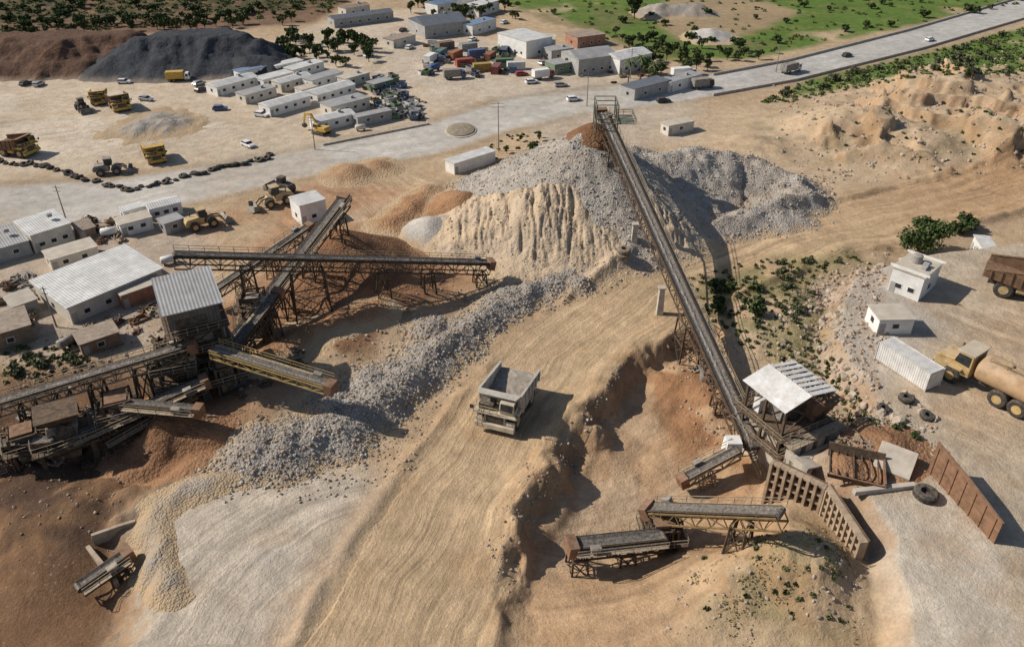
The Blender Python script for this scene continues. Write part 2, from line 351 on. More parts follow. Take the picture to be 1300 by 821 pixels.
fr=reg[FC[:,0]]; VV=np.c_[Xf,Yf,Zf]; GM=groundmat(); soilf=1-.8*sm(1.5,-1.5,D_road)
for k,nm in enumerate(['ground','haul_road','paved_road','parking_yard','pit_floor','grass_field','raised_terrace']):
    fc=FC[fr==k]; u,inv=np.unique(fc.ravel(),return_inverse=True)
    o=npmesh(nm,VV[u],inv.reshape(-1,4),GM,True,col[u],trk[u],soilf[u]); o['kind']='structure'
# ---------------------------------------------------------------- piles
PILES=[]
def cone(px,py,h,s,seed,amp=.5):
    c=G(px,py)
    def f(x,y):
        r=np.hypot(x-c.x,y-c.y); an=np.arctan2(y-c.y,x-c.x)
        return h-s*(np.sqrt(r*r+1.2)-1.1)*(1+.25*(fbm(np.cos(an)*2.2+9,np.sin(an)*2.2+9,3,seed)-.5))+amp*(fbm(x/2.5,y/2.5,4,seed)-.5)
    return f
def ridge(pts,hs,s,seed,amp=.8):
    P=W(pts)
    def f(x,y):
        X=x+2.6*(fbm(x/6,y/6,4,seed)-.5); Y=y+2.6*(fbm(x/6,y/6,4,seed+3)-.5)
        d,al,_,v=pline(X,Y,P,hs); return v*(.75+.5*fbm(al/8,al*0,3,seed))-s*(np.sqrt(d*d+1.2)-1.1)+amp*(fbm(x/3,y/3,5,seed)-.5)
    return f
def erode(f,amt,seed):
    # fine runnels on a soft bank
    def g(x,y):
        p=f(x,y); X=x+1.0*(fbm(x/3,y/3,3,seed)-.5); r=1-np.abs(2*fbm(X/.95,y/12,3,seed+2)-1)
        k=sm(.6,4,p)
        return p-k*amt*(r**5)+.2*(fbm(x/.9,y/.9,3,seed+4)-.5)*k
    return g
def cap(f,h,seed): return lambda x,y: np.minimum(f(x,y),h+1.6*(fbm(x/9,y/9,4,seed)-.5))
def pile(name,label,fs,m,res=.5,cat='stockpile'):
    def p(x,y):
        r=fs[0](x,y)
        for f in fs[1:]: r=np.maximum(r,f(x,y))
        return np.log1p(np.exp(np.clip(1.5*r,-30,60)))/1.5-.3
    PILES.append(p)
    xs=np.arange(-180,160,4.); ys=np.arange(50,480,4.); X,Y=np.meshgrid(xs,ys); q=p(X,Y)>-.2
    x0,x1,y0,y1=X[q].min()-5,X[q].max()+5,Y[q].min()-5,Y[q].max()+5
    xs=np.arange(x0,x1,res); ys=np.arange(y0,y1,res); X,Y=np.meshgrid(xs,ys); Pp=p(X,Y); Z=H(X,Y)+Pp
    i=np.arange(X.size).reshape(X.shape); f=np.stack([i[:-1,:-1],i[:-1,1:],i[1:,1:],i[1:,:-1]],-1).reshape(-1,4)
    f=f[(Pp.ravel()[f]>-.22).any(1)]; u,inv=np.unique(f.ravel(),return_inverse=True); V=np.c_[X.ravel(),Y.ravel(),Z.ravel()][u]
    e=sm(.0,1.3,Pp+1.2*(fbm(X/2,Y/2,4,91)-.5)).ravel()[u]
    c=V.mean(0); c[2]=V[:,2].min()
    o=npmesh(name,V-c,inv.reshape(-1,4),m,True,None,None,e); o.location=c; tag(o,label,cat); return p,(x0,x1,y0,y1)
def HP(x,y):
    z=float(H(np.array([x]),np.array([y]))[0]); b=z
    for p in PILES: b=max(b,z+float(p(np.array([x]),np.array([y]))[0]))
    return b
SOIL=(.45,.33,.205); RSOIL=(.32,.18,.10)
M_grey=stonemat('crushed_limestone',(.475,.435,.385),(.315,.285,.25),(.41,.32,.235),3.0,.55,.7,.3,SOIL)
M_load=stonemat('belt_stone',(.34,.31,.275),(.18,.16,.14),(.26,.2,.15),3,.4,.6,.2)
M_berm=stonemat('berm_stone',(.43,.395,.355),(.27,.247,.22),(.38,.30,.23),3.0,.6,.7,.3,SOIL)
M_sand=stonemat('quarry_sand',(.53,.41,.285),(.48,.365,.245),(.43,.35,.27),1.8,.8,.5,.3,SOIL)
M_red=stonemat('red_earth',(.28,.15,.082),(.20,.108,.06),(.15,.075,.043),2,.6,.6,.35,RSOIL)
M_brn=stonemat('brown_earth',(.40,.255,.15),(.31,.195,.115),(.25,.13,.072),2,.6,.6,.35,SOIL)
M_rbr=stonemat('red_brown_earth',(.40,.23,.125),(.32,.18,.095),(.25,.12,.065),2,.6,.6,.35,SOIL)
M_dark=stonemat('dark_aggregate',(.062,.067,.076),(.044,.048,.056),(.078,.075,.072),.8,.5,.4,.4,(.2,.17,.14))
M_sgry=stonemat('pale_grit',(.50,.465,.42),(.45,.415,.37),(.41,.36,.30),2,.4,.4,.2,SOIL)
rb=random.Random(5); bl=[(345,584),(412,558),(478,513),(540,462),(605,414),(680,372),(745,346)]; cs=[]
for i in range(38):
    t=rb.random()*5.7; k=int(t); f=t-k; cs.append(cone(bl[k][0]+(bl[k+1][0]-bl[k][0])*f+rb.uniform(-28,10),bl[k][1]+(bl[k+1][1]-bl[k][1])*f+rb.uniform(-14,8),rb.uniform(1.3,3.2)*(1.05-.06*t),.64,100+i,.8))
berm=pile('stone_berm','long grey berm of crushed stone running beside the haul road',[ridge(bl,[1.8,2.8,3.1,2.8,2.4,2.1,.9],.66,3,1.8),cone(430,520,2.4,.6,8,.8),ridge([(292,596),(345,584)],[.7,1.5],.45,6,1.2),ridge([(680,372),(740,340),(790,318)],[1.6,1.4,1.2],.5,7,1.3)]+cs,M_berm,.34)
pile('gravel_bund','low curved grey gravel bund from the berm foot down to the bottom left bay',[ridge([(318,588),(262,612),(210,638),(182,664),(196,712),(214,760)],[.8,.8,.9,.7,.6,.5],.5,53,1.1)],M_berm,.32)
cs=[]
for i in range(34): cs.append(cone(rb.uniform(840,1010),rb.uniform(226,285),rb.uniform(1.2,2.8),.5,140+i,.8))
stock=pile('stone_stockpile','tall grey cone of crushed stone under the head of the high conveyor',[cone(738,262,17.6,.60,5,1.4),ridge([(800,248),(880,232),(940,228),(1000,242)],[10,8,6,4.5],.52,12,2.0),ridge([(1012,258),(975,283),(880,302)],[4,3,2.4],.6,14,1.4),ridge([(640,240),(700,215),(800,205)],[4,5,4],.5,15,1.4),ridge([(610,285),(650,272)],[2.5,4],.5,16,1.4)]+cs,M_grey,.48)
sand=pile('sand_heap','pale tan eroded sand face at the front foot of the tall stone cone',[erode(ridge([(636,290),(690,294),(745,294),(795,292)],[8.6,10.2,10.2,8.4],.56,17,1.5),.75,17),erode(cone(690,308,7,.46,19,1.0),.7,21),erode(cone(748,306,7.6,.46,20,1.0),.7,23),ridge([(612,318),(665,336),(725,336),(805,320)],[1.6,2.6,2.8,2.0],.32,18,1.4)],M_sand,.3)
pile('earth_heap','reddish brown soil cone on the right shoulder of the sand face',[cone(800,283,8.6,.6,9),cone(775,312,4,.42,10)],M_rbr,.45)
pile('red_soil_cap','reddish soil cap tipped on the peak of the stone cone',[lambda x,y:cone(746,258,19.2,.74,5,.6)(x,y)-np.maximum(0,np.hypot(x-G(746,258).x,y-G(746,258).y)-5.5)*6],M_red,.5)
pile('red_earth_pile','red earth pile below the dark inclined conveyor head',[cone(440,342,8.5,.62,23),cone(405,370,4.5,.5,24),cone(470,355,3.5,.45,25)],M_red,.45)
pile('brown_spoil_heap','brown spoil heap left of the grey stone cone',[cone(588,268,4.5,.5,26),ridge([(540,250),(500,285)],[1.5,2],.4,28)],M_rbr,.5)
pile('grit_cone','small pale grit cone between red pile and sand face',[cone(547,293,3.4,.55,31)],M_sgry,.4)
pile('ochre_soil_heap','small ochre soil heap at the edge of the paved road',[cone(445,222,2.6,.42,33),cone(480,214,1.8,.35,34)],M_brn,.5)
pile('rusty_fines_heap','rust coloured fines heap under the lower left conveyors',[cone(212,545,3.2,.46,35,1.2),cone(232,558,2.2,.4,36,1),cone(180,556,1.8,.36,39,1)],M_red,.4)
pile('plant_spoil_heap','brown soil ridge beside the long level conveyor supports',[ridge([(330,455),(400,425),(470,405)],[1.8,2.2,1.5],.42,37,1.2)],M_rbr,.5)
pile('dark_gravel_mound','broad low ridge of dark blue-grey gravel at the far left yard',[cap(ridge([(165,86),(215,81),(270,77),(325,80)],[9,12,13,9],.6,41,3.4),10.4,44),cap(ridge([(140,93),(240,90),(345,90)],[4,6,5],.5,49,2),5,48)],M_dark,1.0)
pile('brown_mound','dark brown cut earth bank left of the dark gravel ridge',[cap(ridge([(-110,80),(-20,78),(70,78),(160,76)],[12,14,13,11],.62,43,3.5),9.5,46),cap(ridge([(-110,92),(0,92),(110,90)],[5,6,5],.6,47,2),4.2,50)],stonemat('dark_brown_earth',(.15,.085,.058),(.10,.06,.042),(.08,.055,.04),.8,.5,.4,.4,(.25,.18,.13)),1.0)
pile('rubble_pile','low grey rubble pile in the middle of the truck yard',[cone(185,164,1.8,.22,45,1.6),cone(212,160,2,.24,46,1.6),cone(200,152,1.5,.2,48,1.4)],M_berm,.5)
pile('far_rock_heap','grey rock heap standing in the far green field',[ridge([(835,18),(885,18)],[5,4],.5,47,2)],M_berm,1)
pile('field_rock_heap','smaller tan rock heap in the field below the grey one',[cone(900,48,4,.4,48,1.5)],M_sgry,1)
bm=bmesh.new(); bmesh.ops.create_icosphere(bm,subdivisions=1,radius=1); IV=np.array([v.co[:] for v in bm.verts]); IF=np.array([[v.index for v in f.verts] for f in bm.faces]); bm.free()
M_rock=attrmat('loose_stone')
def rocks(name,label,Pn,sz,cl,cat='stones'):
    n=len(Pn); ax=rng.normal(size=(n,4)); ax/=np.linalg.norm(ax,axis=1)[:,None]; w,x,y,z=ax.T
    Rm=np.stack([np.stack([1-2*(y*y+z*z),2*(x*y-z*w),2*(x*z+y*w)],-1),np.stack([2*(x*y+z*w),1-2*(x*x+z*z),2*(y*z-x*w)],-1),np.stack([2*(x*z-y*w),2*(y*z+x*w),1-2*(x*x+y*y)],-1)],1)
    V=IV[None]*(1+.5*(rng.random((n,12,1))-.5))*(rng.uniform(.6,1.2,(n,1,3)))
    V=np.einsum('nij,nvj->nvi',Rm,V)*sz[:,None,None]+Pn[:,None,:]
    Fc=(IF[None]+12*np.arange(n)[:,None,None]).reshape(-1,3)
    o=npmesh(name,V.reshape(-1,3),Fc,M_rock,False,np.repeat(cl,12,0)); tag(o,label,cat,None,'stuff'); return o
def scatter(pf,bb,n,lo,hi,pw=3,low=.25):
    X=rng.uniform(bb[0],bb[1],n*5); Y=rng.uniform(bb[2],bb[3],n*5); p=pf(X,Y); k=np.where(p+.5*rng.random(len(p))>low)[0][:n]
    X,Y,p=X[k],Y[k],p[k]; s=lo+(hi-lo)*rng.random(len(k))**pw
    return np.c_[X,Y,H(X,Y)+np.maximum(p,0)+s*.1],s
def gcol(n,a,b,br=.1):
    t=rng.random((n,1)); c=np.array(a)*(1-t)+np.array(b)*t; k=rng.random(n)<br; c[k]=c[k]*np.array([1,.82,.64]); return c
p,s=scatter(*berm,22000,.05,.32,6); rocks('berm_gravel','loose grey stones covering the long berm',p,s,gcol(len(p),(.28,.252,.22),(.46,.42,.37),.3))
p,s=scatter(*stock,20000,.07,.34,6); rocks('stockpile_gravel','loose grey stones covering the tall stone cone',p,s,gcol(len(p),(.31,.28,.24),(.50,.455,.40),.3))
p,s=scatter(*sand,2600,.06,.3,5,.6); rocks('sand_gravel','loose pale stones rolled down onto the sand face',p,s,gcol(len(p),(.36,.30,.235),(.52,.45,.36),.3))
def areascatter(poly,n,lo,hi,z=0,pw=3,warp=0):
    P=np.array(W(poly,z)); X=rng.uniform(P[:,0].min()-warp,P[:,0].max()+warp,n*3); Y=rng.uniform(P[:,1].min()-warp,P[:,1].max()+warp,n*3)
    k=np.where(sdpoly(X,Y,[tuple(q) for q in P])+warp*2*(fbm(X/4,Y/4,4,66)-.5)<0)[0][:n]; X,Y=X[k],Y[k]; s=lo+(hi-lo)*rng.random(len(k))**pw
    return np.c_[X,Y,H(X,Y)+s*.1],s
pp=[];ss=[]
for poly,n,lo,hi,z in [([(1030,350),(1110,330),(1120,520),(1170,600),(1040,540),(960,420)],1600,.08,.5,2),([(610,735),(640,640),(800,460),(790,490),(665,680),(640,750)],900,.05,.28,-1),
      ([(280,600),(320,580),(500,570),(560,490),(600,440),(520,600),(420,640)],1300,.06,.28,0),([(880,680),(1100,690),(1100,800),(850,800)],350,.06,.3,1),([(980,110),(1300,60),(1320,220),(980,240)],900,.2,.7,0),
      ([(600,340),(800,310),(860,330),(760,380),(680,400)],800,.07,.35,0),([(0,430),(230,400),(230,470),(0,520)],500,.1,.4,0),([(240,430),(560,330),(600,380),(330,560)],700,.08,.4,0),([(1000,230),(1060,220),(1060,262),(980,285)],500,.1,.6,0),([(0,560),(180,560),(160,700),(0,731)],300,.06,.25,-3),([(840,430),(930,440),(960,600),(880,560)],300,.08,.35,-2),([(1050,560),(1180,520),(1200,600),(1070,620)],400,.08,.4,4)]:
    p,s=areascatter(poly,n,lo,hi,z,3,2); pp.append(p); ss.append(s)
p=np.concatenate(pp); s=np.concatenate(ss); rocks('scattered_stones','loose stones scattered over banks and road edges',p,s,gcol(len(p),(.28,.21,.15),(.48,.40,.32)))
# ---------------------------------------------------------------- vegetation
M_leaf=attrmat('leaf_green',.7); M_bark=mat('bark',(.10,.075,.05),.9,0,.3,3,0)
def leafmesh(name,cen,nn,size,c0,c1,parent,tv=None):
    n=len(cen); u=rng.normal(size=(n,3)); u/=np.linalg.norm(u,axis=1)[:,None]; w=np.cross(u,nn+rng.normal(size=(n,3))*.6); w/=np.linalg.norm(w,axis=1)[:,None]
    s=size*rng.uniform(.6,1.4,(n,1)); V=np.stack([cen-u*s-w*s*.6,cen+u*s-w*s*.6,cen+u*s*.8+w*s*.6,cen-u*s*.8+w*s*.6],1).reshape(-1,3)
    t=rng.random((n,1)) if tv is None else np.clip(tv[:,None]*.7+.3*rng.random((n,1)),0,1); cl=np.array(c0)*(1-t)+np.array(c1)*t
    o=npmesh(name,V,np.arange(n*4).reshape(-1,4),M_leaf,False,np.repeat(cl,4,0)); o.parent=parent; return o
def tree(name,label,cat,h,r,trunk,n,leaf,c0,c1,seed):
    t=root(name,label,cat,(0,0,-50)); rs=random.Random(seed); mb=MB()
    mb.cyl((0,0,-.3),(.1,0,trunk+.3*h),.05*r+.06,7,.03*r+.02)
    cs=[];ns=[]
    for k in range(9):
        a=rs.uniform(0,6.28); q=rs.uniform(.15,.75)*r; z=trunk+(h-trunk)*rs.uniform(.2,.85); c=np.array([math.cos(a)*q,math.sin(a)*q,z])
        mb.cyl((.05,0,trunk*.7),tuple(c),.03*r+.02,5,.015*r+.01)
        d=rng.normal(size=(n//9,3)); d/=np.linalg.norm(d,axis=1)[:,None]; rr=r*rs.uniform(.32,.55)
        cs.append(c+d*rr*(rng.random((len(d),1))**.4)*np.array([1,1,.75])); ns.append(d)
    part(mb,'trunk',M_bark,t); leafmesh('crown',np.concatenate(cs),np.concatenate(ns),leaf,c0,c1,t); return t
dk=((.032,.048,.018),(.095,.125,.045)); md=((.05,.075,.025),(.13,.165,.055)); ol=((.07,.08,.045),(.15,.16,.08))
T_big=tree('bush_tree','large dense green bush beside the white building on the right terrace','tree',5.4,4.4,.5,3600,.17,(.035,.055,.02),(.10,.14,.045),1)
T_big.location=hit(1170,325); T_big.scale=(1.4,1.3,1.25)
protos=[tree('tree','dark round tree','tree',5,2.2,1.2,500,.3,*dk,2),tree('tree','green loose tree','tree',5.5,2,1.6,420,.3,*md,3),tree('shrub','dark shrub','shrub',1.8,1.5,.1,260,.24,*dk,4),tree('shrub','olive shrub','shrub',1.5,1.3,.1,240,.22,*ol,5)]
used=[False]*4
def plant(k,px,py,sc,label,group):
    q=hit(px,py)
    if not used[k]:
        o=protos[k]; used[k]=True; o.location=q; o.rotation_euler=(0,0,random.uniform(0,6)); o.scale=(sc,)*3; o['label']=label; o['group']=group
    else: dup(protos[k],q,random.uniform(0,6),sc,label,group)
def inpoly(P,n):
    xs=[a for a,_ in P]; ys=[b for _,b in P]; o=[]
    while len(o)<n:
        x=random.uniform(min(xs),max(xs)); y=random.uniform(min(ys),max(ys))
        if float(sdpoly(np.array([x]),np.array([y]),P)[0])<0: o.append((x,y))
    return o
def plants(k,P,n,s0,s1,label,group):
    for x,y in inpoly(P,n): plant(k,x,y,random.uniform(s0,s1),label,group)
plants(2,[(0,10),(400,4),(410,16),(130,36),(0,42)],60,.8,1.7,'dark shrub on the brown hillside at the far upper left','shrubs on the upper left hillside')
plants(0,[(0,-4),(440,-10),(430,6),(0,12)],30,.6,1.0,'dark tree along the crest of the far upper left hillside','trees on the upper left crest')
plants(0,[(0,34),(370,20),(380,34),(120,48),(0,50)],46,.6,1.1,'dark tree in the belt right behind the dark gravel and brown earth banks','trees behind the far left banks')
plants(0,[(365,46),(460,52),(490,86),(430,86),(350,76)],46,.6,1.2,'dark tree in the clump behind the white prefab huts','trees behind the prefab huts')
plants(0,[(770,40),(870,60),(1000,68),(960,78),(840,82),(790,65)],34,.5,1.0,'dark tree along the green verge above the far road','trees on the far verge')
plants(1,[(780,84),(880,68),(900,92),(810,104)],30,.6,1.2,'slim roadside tree beside the far white buildings','roadside trees by far buildings')
plants(0,[(500,8),(650,4),(660,26),(600,30),(510,18)],24,.7,1.25,'dark tree among the farthest sheds','trees among far sheds')
plants(2,[(640,8),(1300,-8),(1300,8),(1100,45),(900,70),(720,30)],36,.8,1.9,'dark shrub dotted over the far green field','shrubs in the far field')
plants(3,[(960,130),(1010,108),(1300,40),(1300,85),(1150,92)],40,.6,1.4,'olive shrub on the slope right of the far road','shrubs right of the far road')
plants(3,[(890,370),(960,330),(1090,326),(1030,360),(1040,440),(980,430),(920,410)],30,.35,.8,'olive shrub on the bank between haul road and terrace','shrubs on the terrace bank')
plants(2,[(905,370),(965,360),(965,415),(915,410)],8,.6,1.3,'dark green bush below the high conveyor','bushes under the high conveyor')
plants(3,[(0,455),(110,440),(110,470),(10,480)],14,.4,.8,'scrubby shrub beside the brown roofed sheds','shrubs by the brown sheds')
plants(2,[(1205,285),(1240,282),(1235,305),(1210,305)],5,1.0,1.5,'dark shrub right of the large terrace bush','shrubs by the terrace bush')
plants(1,[(620,185),(700,170),(690,195),(640,200)],7,.35,.6,'small green sapling on the road edge behind the stone cone','saplings behind the stone cone')
plants(2,[(1085,540),(1160,540),(1170,590),(1120,590)],5,.3,.6,'small dark shrub beside the rusty steel wall','shrubs by the steel wall')
plant(0,805,24,1.9,'broad dark tree alone in the far field at top centre','lone field trees')
PALM=mat('palm_green',(.07,.10,.035),.7,0,.3,1,.1)
def palm(label,px,py,h):
    t=root('palm_tree',label,'palm tree',hit(px,py)); part(MB().cyl((0,0,-.3),(.15,0,h*.5),.24,8,.19).cyl((.15,0,h*.5),(.2,.1,h),.19,8,.17),'trunk',M_bark,t); mb=MB()
    for k in range(18):
        a=k*2.4; el_=.9-.075*k; L=2.5; c=Vector((.2,.1,h)); d=Vector((math.cos(a),math.sin(a),0)); s=Vector((-d.y,d.x,0)); pr=None
        for j in range(6):
            u_=j/5; p=c+d*(L*u_*math.cos(el_*(1-u_*.5)))+Vector((0,0,L*u_*math.sin(el_)-1.5*u_*u_)); w_=.42*math.sin(math.pi*min(.95,u_*.8+.15))
            if pr: mb.add([pr[0]-s*pr[1]-Vector((0,0,pr[1]*.4)),pr[0],p,p-s*w_-Vector((0,0,w_*.4))],[(0,1,2,3)]); mb.add([pr[0],pr[0]+s*pr[1]-Vector((0,0,pr[1]*.4)),p+s*w_-Vector((0,0,w_*.4)),p],[(0,1,2,3)])
            pr=(p,w_)
    part(mb,'crown',PALM,t)
palm('tall palm tree beside the far white hall by the road',812,106,8.5); palm('shorter palm tree right of the tall roadside palm',828,108,7); palm('palm tree left of the tall roadside palm',797,108,7.6)
def scrub(name,label,specs,c0,c1):
    ce=[];nn=[];tv=[]
    for P,n,r0,r1 in specs:
        for x,y in inpoly(P,n):
            q=hit(x,y); r=random.uniform(r0,r1); m_=int(16+r*14); d=rng.normal(size=(m_,3)); d[:,2]=np.abs(d[:,2]); d/=np.linalg.norm(d,axis=1)[:,None]
            ce.append(np.array(q)+d*r*(rng.random((m_,1))**.5)*np.array([1,1,.8])); nn.append(d); tv.append(np.full(m_,random.random()))
    o=leafmesh(name,np.concatenate(ce),np.concatenate(nn),.26,c0,c1,None,np.concatenate(tv)); tag(o,label,'scrub',None,'stuff')
scrub('hillside_scrub','mass of low dark scrub over the distant hillsides and field edges',[([(0,-2),(430,-10),(420,18),(130,40),(0,48)],700,.4,1.5),([(640,2),(1300,-14),(1300,4),(1100,42),(960,72),(830,78),(720,30)],240,.5,1.5),([(960,132),(1010,108),(1300,36),(1300,94),(1150,100),(1000,130)],520,.3,1.2),([(1060,150),(1300,110),(1300,200),(1060,205)],26,.25,.7)],(.045,.065,.022),(.15,.19,.06))
scrub('bank_scrub','low patchy green scrub on the banks round the terrace',[([(870,352),(960,330),(1110,322),(1030,360),(1050,500),(990,470),(900,410)],230,.15,.5),([(1040,430),(1090,500),(1130,550),(1060,540)],60,.15,.45),([(640,170),(720,165),(700,195),(600,205)],30,.2,.6),([(0,440),(110,435),(120,475),(0,490)],60,.2,.6),([(880,710),(970,675),(1060,690),(1090,790),(900,800)],26,.08,.2),([(640,270),(800,280),(780,330),(650,330)],26,.12,.35)],(.06,.07,.03),(.19,.19,.085))
gp=[]
for poly,n,z in [([(905,730),(940,690),(990,668),(1050,690),(1085,740),(1060,800),(960,815),(905,780)],3600,1),([(890,345),(1080,322),(1040,360),(1060,520),(990,480),(900,400)],4200,1),([(0,440),(110,440),(110,480),(0,490)],700,0),([(1100,520),(1180,560),(1170,610),(1110,570)],700,4)]:
    q_,_=areascatter(poly,n,.1,.2,z,3,5); gp.append(q_[fbm(q_[:,0]/4,q_[:,1]/4,3,77)+.1*rng.random(len(q_))>.55])
gp=np.concatenate(gp); gp[:,2]+=.1; o=leafmesh('dry_grass',gp,np.tile([0,0,1.],(len(gp),1)),.11,(.17,.145,.06),(.38,.30,.15),None); tag(o,'low dry grass tufts on the banks','grass',None,'stuff')
# ---------------------------------------------------------------- shared materials
STEEL=mat('rusty_steel',(.085,.058,.04),.8,.2,.45,1.2,.42,(.26,.185,.125)); TAN=mat('dusty_steel',(.26,.21,.14),.8,.1,.4,1,.6); RUST=mat('rust_plate',(.20,.105,.06),.9,.1,.4,.8,.5,(.33,.235,.165))
BELT=mat('conveyor_belt',(.06,.056,.052),.9,0,.3,1.5,.6,(.28,.24,.2)); GREYST=mat('grey_plate',(.2,.2,.19),.7,.2,.35,1,.6); CONC=mat('concrete',(.46,.42,.36),.95,0,.3,.8,.5); OCH=mat('ochre_steel',(.42,.29,.09),.8,.1,.3,1,.45); DOCH=mat('dark_ochre_steel',(.22,.15,.06),.8,.1,.4,1,.5,(.28,.2,.13))
YEL=mat('yellow_paint',(.52,.32,.035),.55,0,.25,1,.45); DYEL=mat('dusty_yellow',(.46,.34,.155),.75,0,.35,1,.8); OYEL=mat('worn_yellow',(.48,.32,.11),.75,0,.35,1,.8); DWHT=mat('dusty_white_paint',(.54,.48,.37),.75,0,.35,1,.7); TYRE=mat('tyre_rubber',(.028,.027,.026),.9,0,.3,2,.55,(.22,.18,.14)); GLASS=mat('dark_glass',(.02,.026,.032),.15,0,.1,1,.1)
BED=mat('dusty_bed',(.44,.41,.365),.8,.1,.4,.8,.7,(.52,.46,.38)); BBED=mat('brown_bed',(.17,.10,.06),.85,.1,.3,1,.5,(.3,.2,.13)); BLK=mat('black_steel',(.03,.03,.03),.7,.2,.3,1,.4); LAMP=mat('lamp_glass',(.7,.7,.65),.2,0,.05,1,.1)
WHT=mat('white_paint',(.74,.73,.70),.6,0,.15,.6,.26); CREAM=mat('cream_wall',(.58,.54,.47),.8,0,.15,.6,.25); GREYW=mat('grey_wall',(.34,.34,.33),.8,0,.2,.6,.3); BRNW=mat('brown_wall',(.22,.155,.11),.85,0,.3,.8,.4)
RW=mat('white_sheet_roof',(.70,.70,.68),.55,.1,.2,.3,.4,(.46,.40,.33),('X',.5)); RG=mat('grey_sheet_roof',(.36,.37,.38),.6,.1,.25,.4,.4,(.4,.34,.28),('X',.5)); RD=mat('dark_sheet_roof',(.13,.15,.18),.6,.1,.2,.5,.2,(.3,.27,.24),('X',.6)); RB=mat('brown_roof',(.24,.19,.15),.85,0,.3,.6,.4); RBL=mat('blue_sheet_roof',(.16,.24,.36),.6,.1,.2,.5,.2,(.4,.4,.4),('X',.5)); RC=mat('flat_tan_roof',(.50,.46,.39),.9,0,.25,.5,.5)
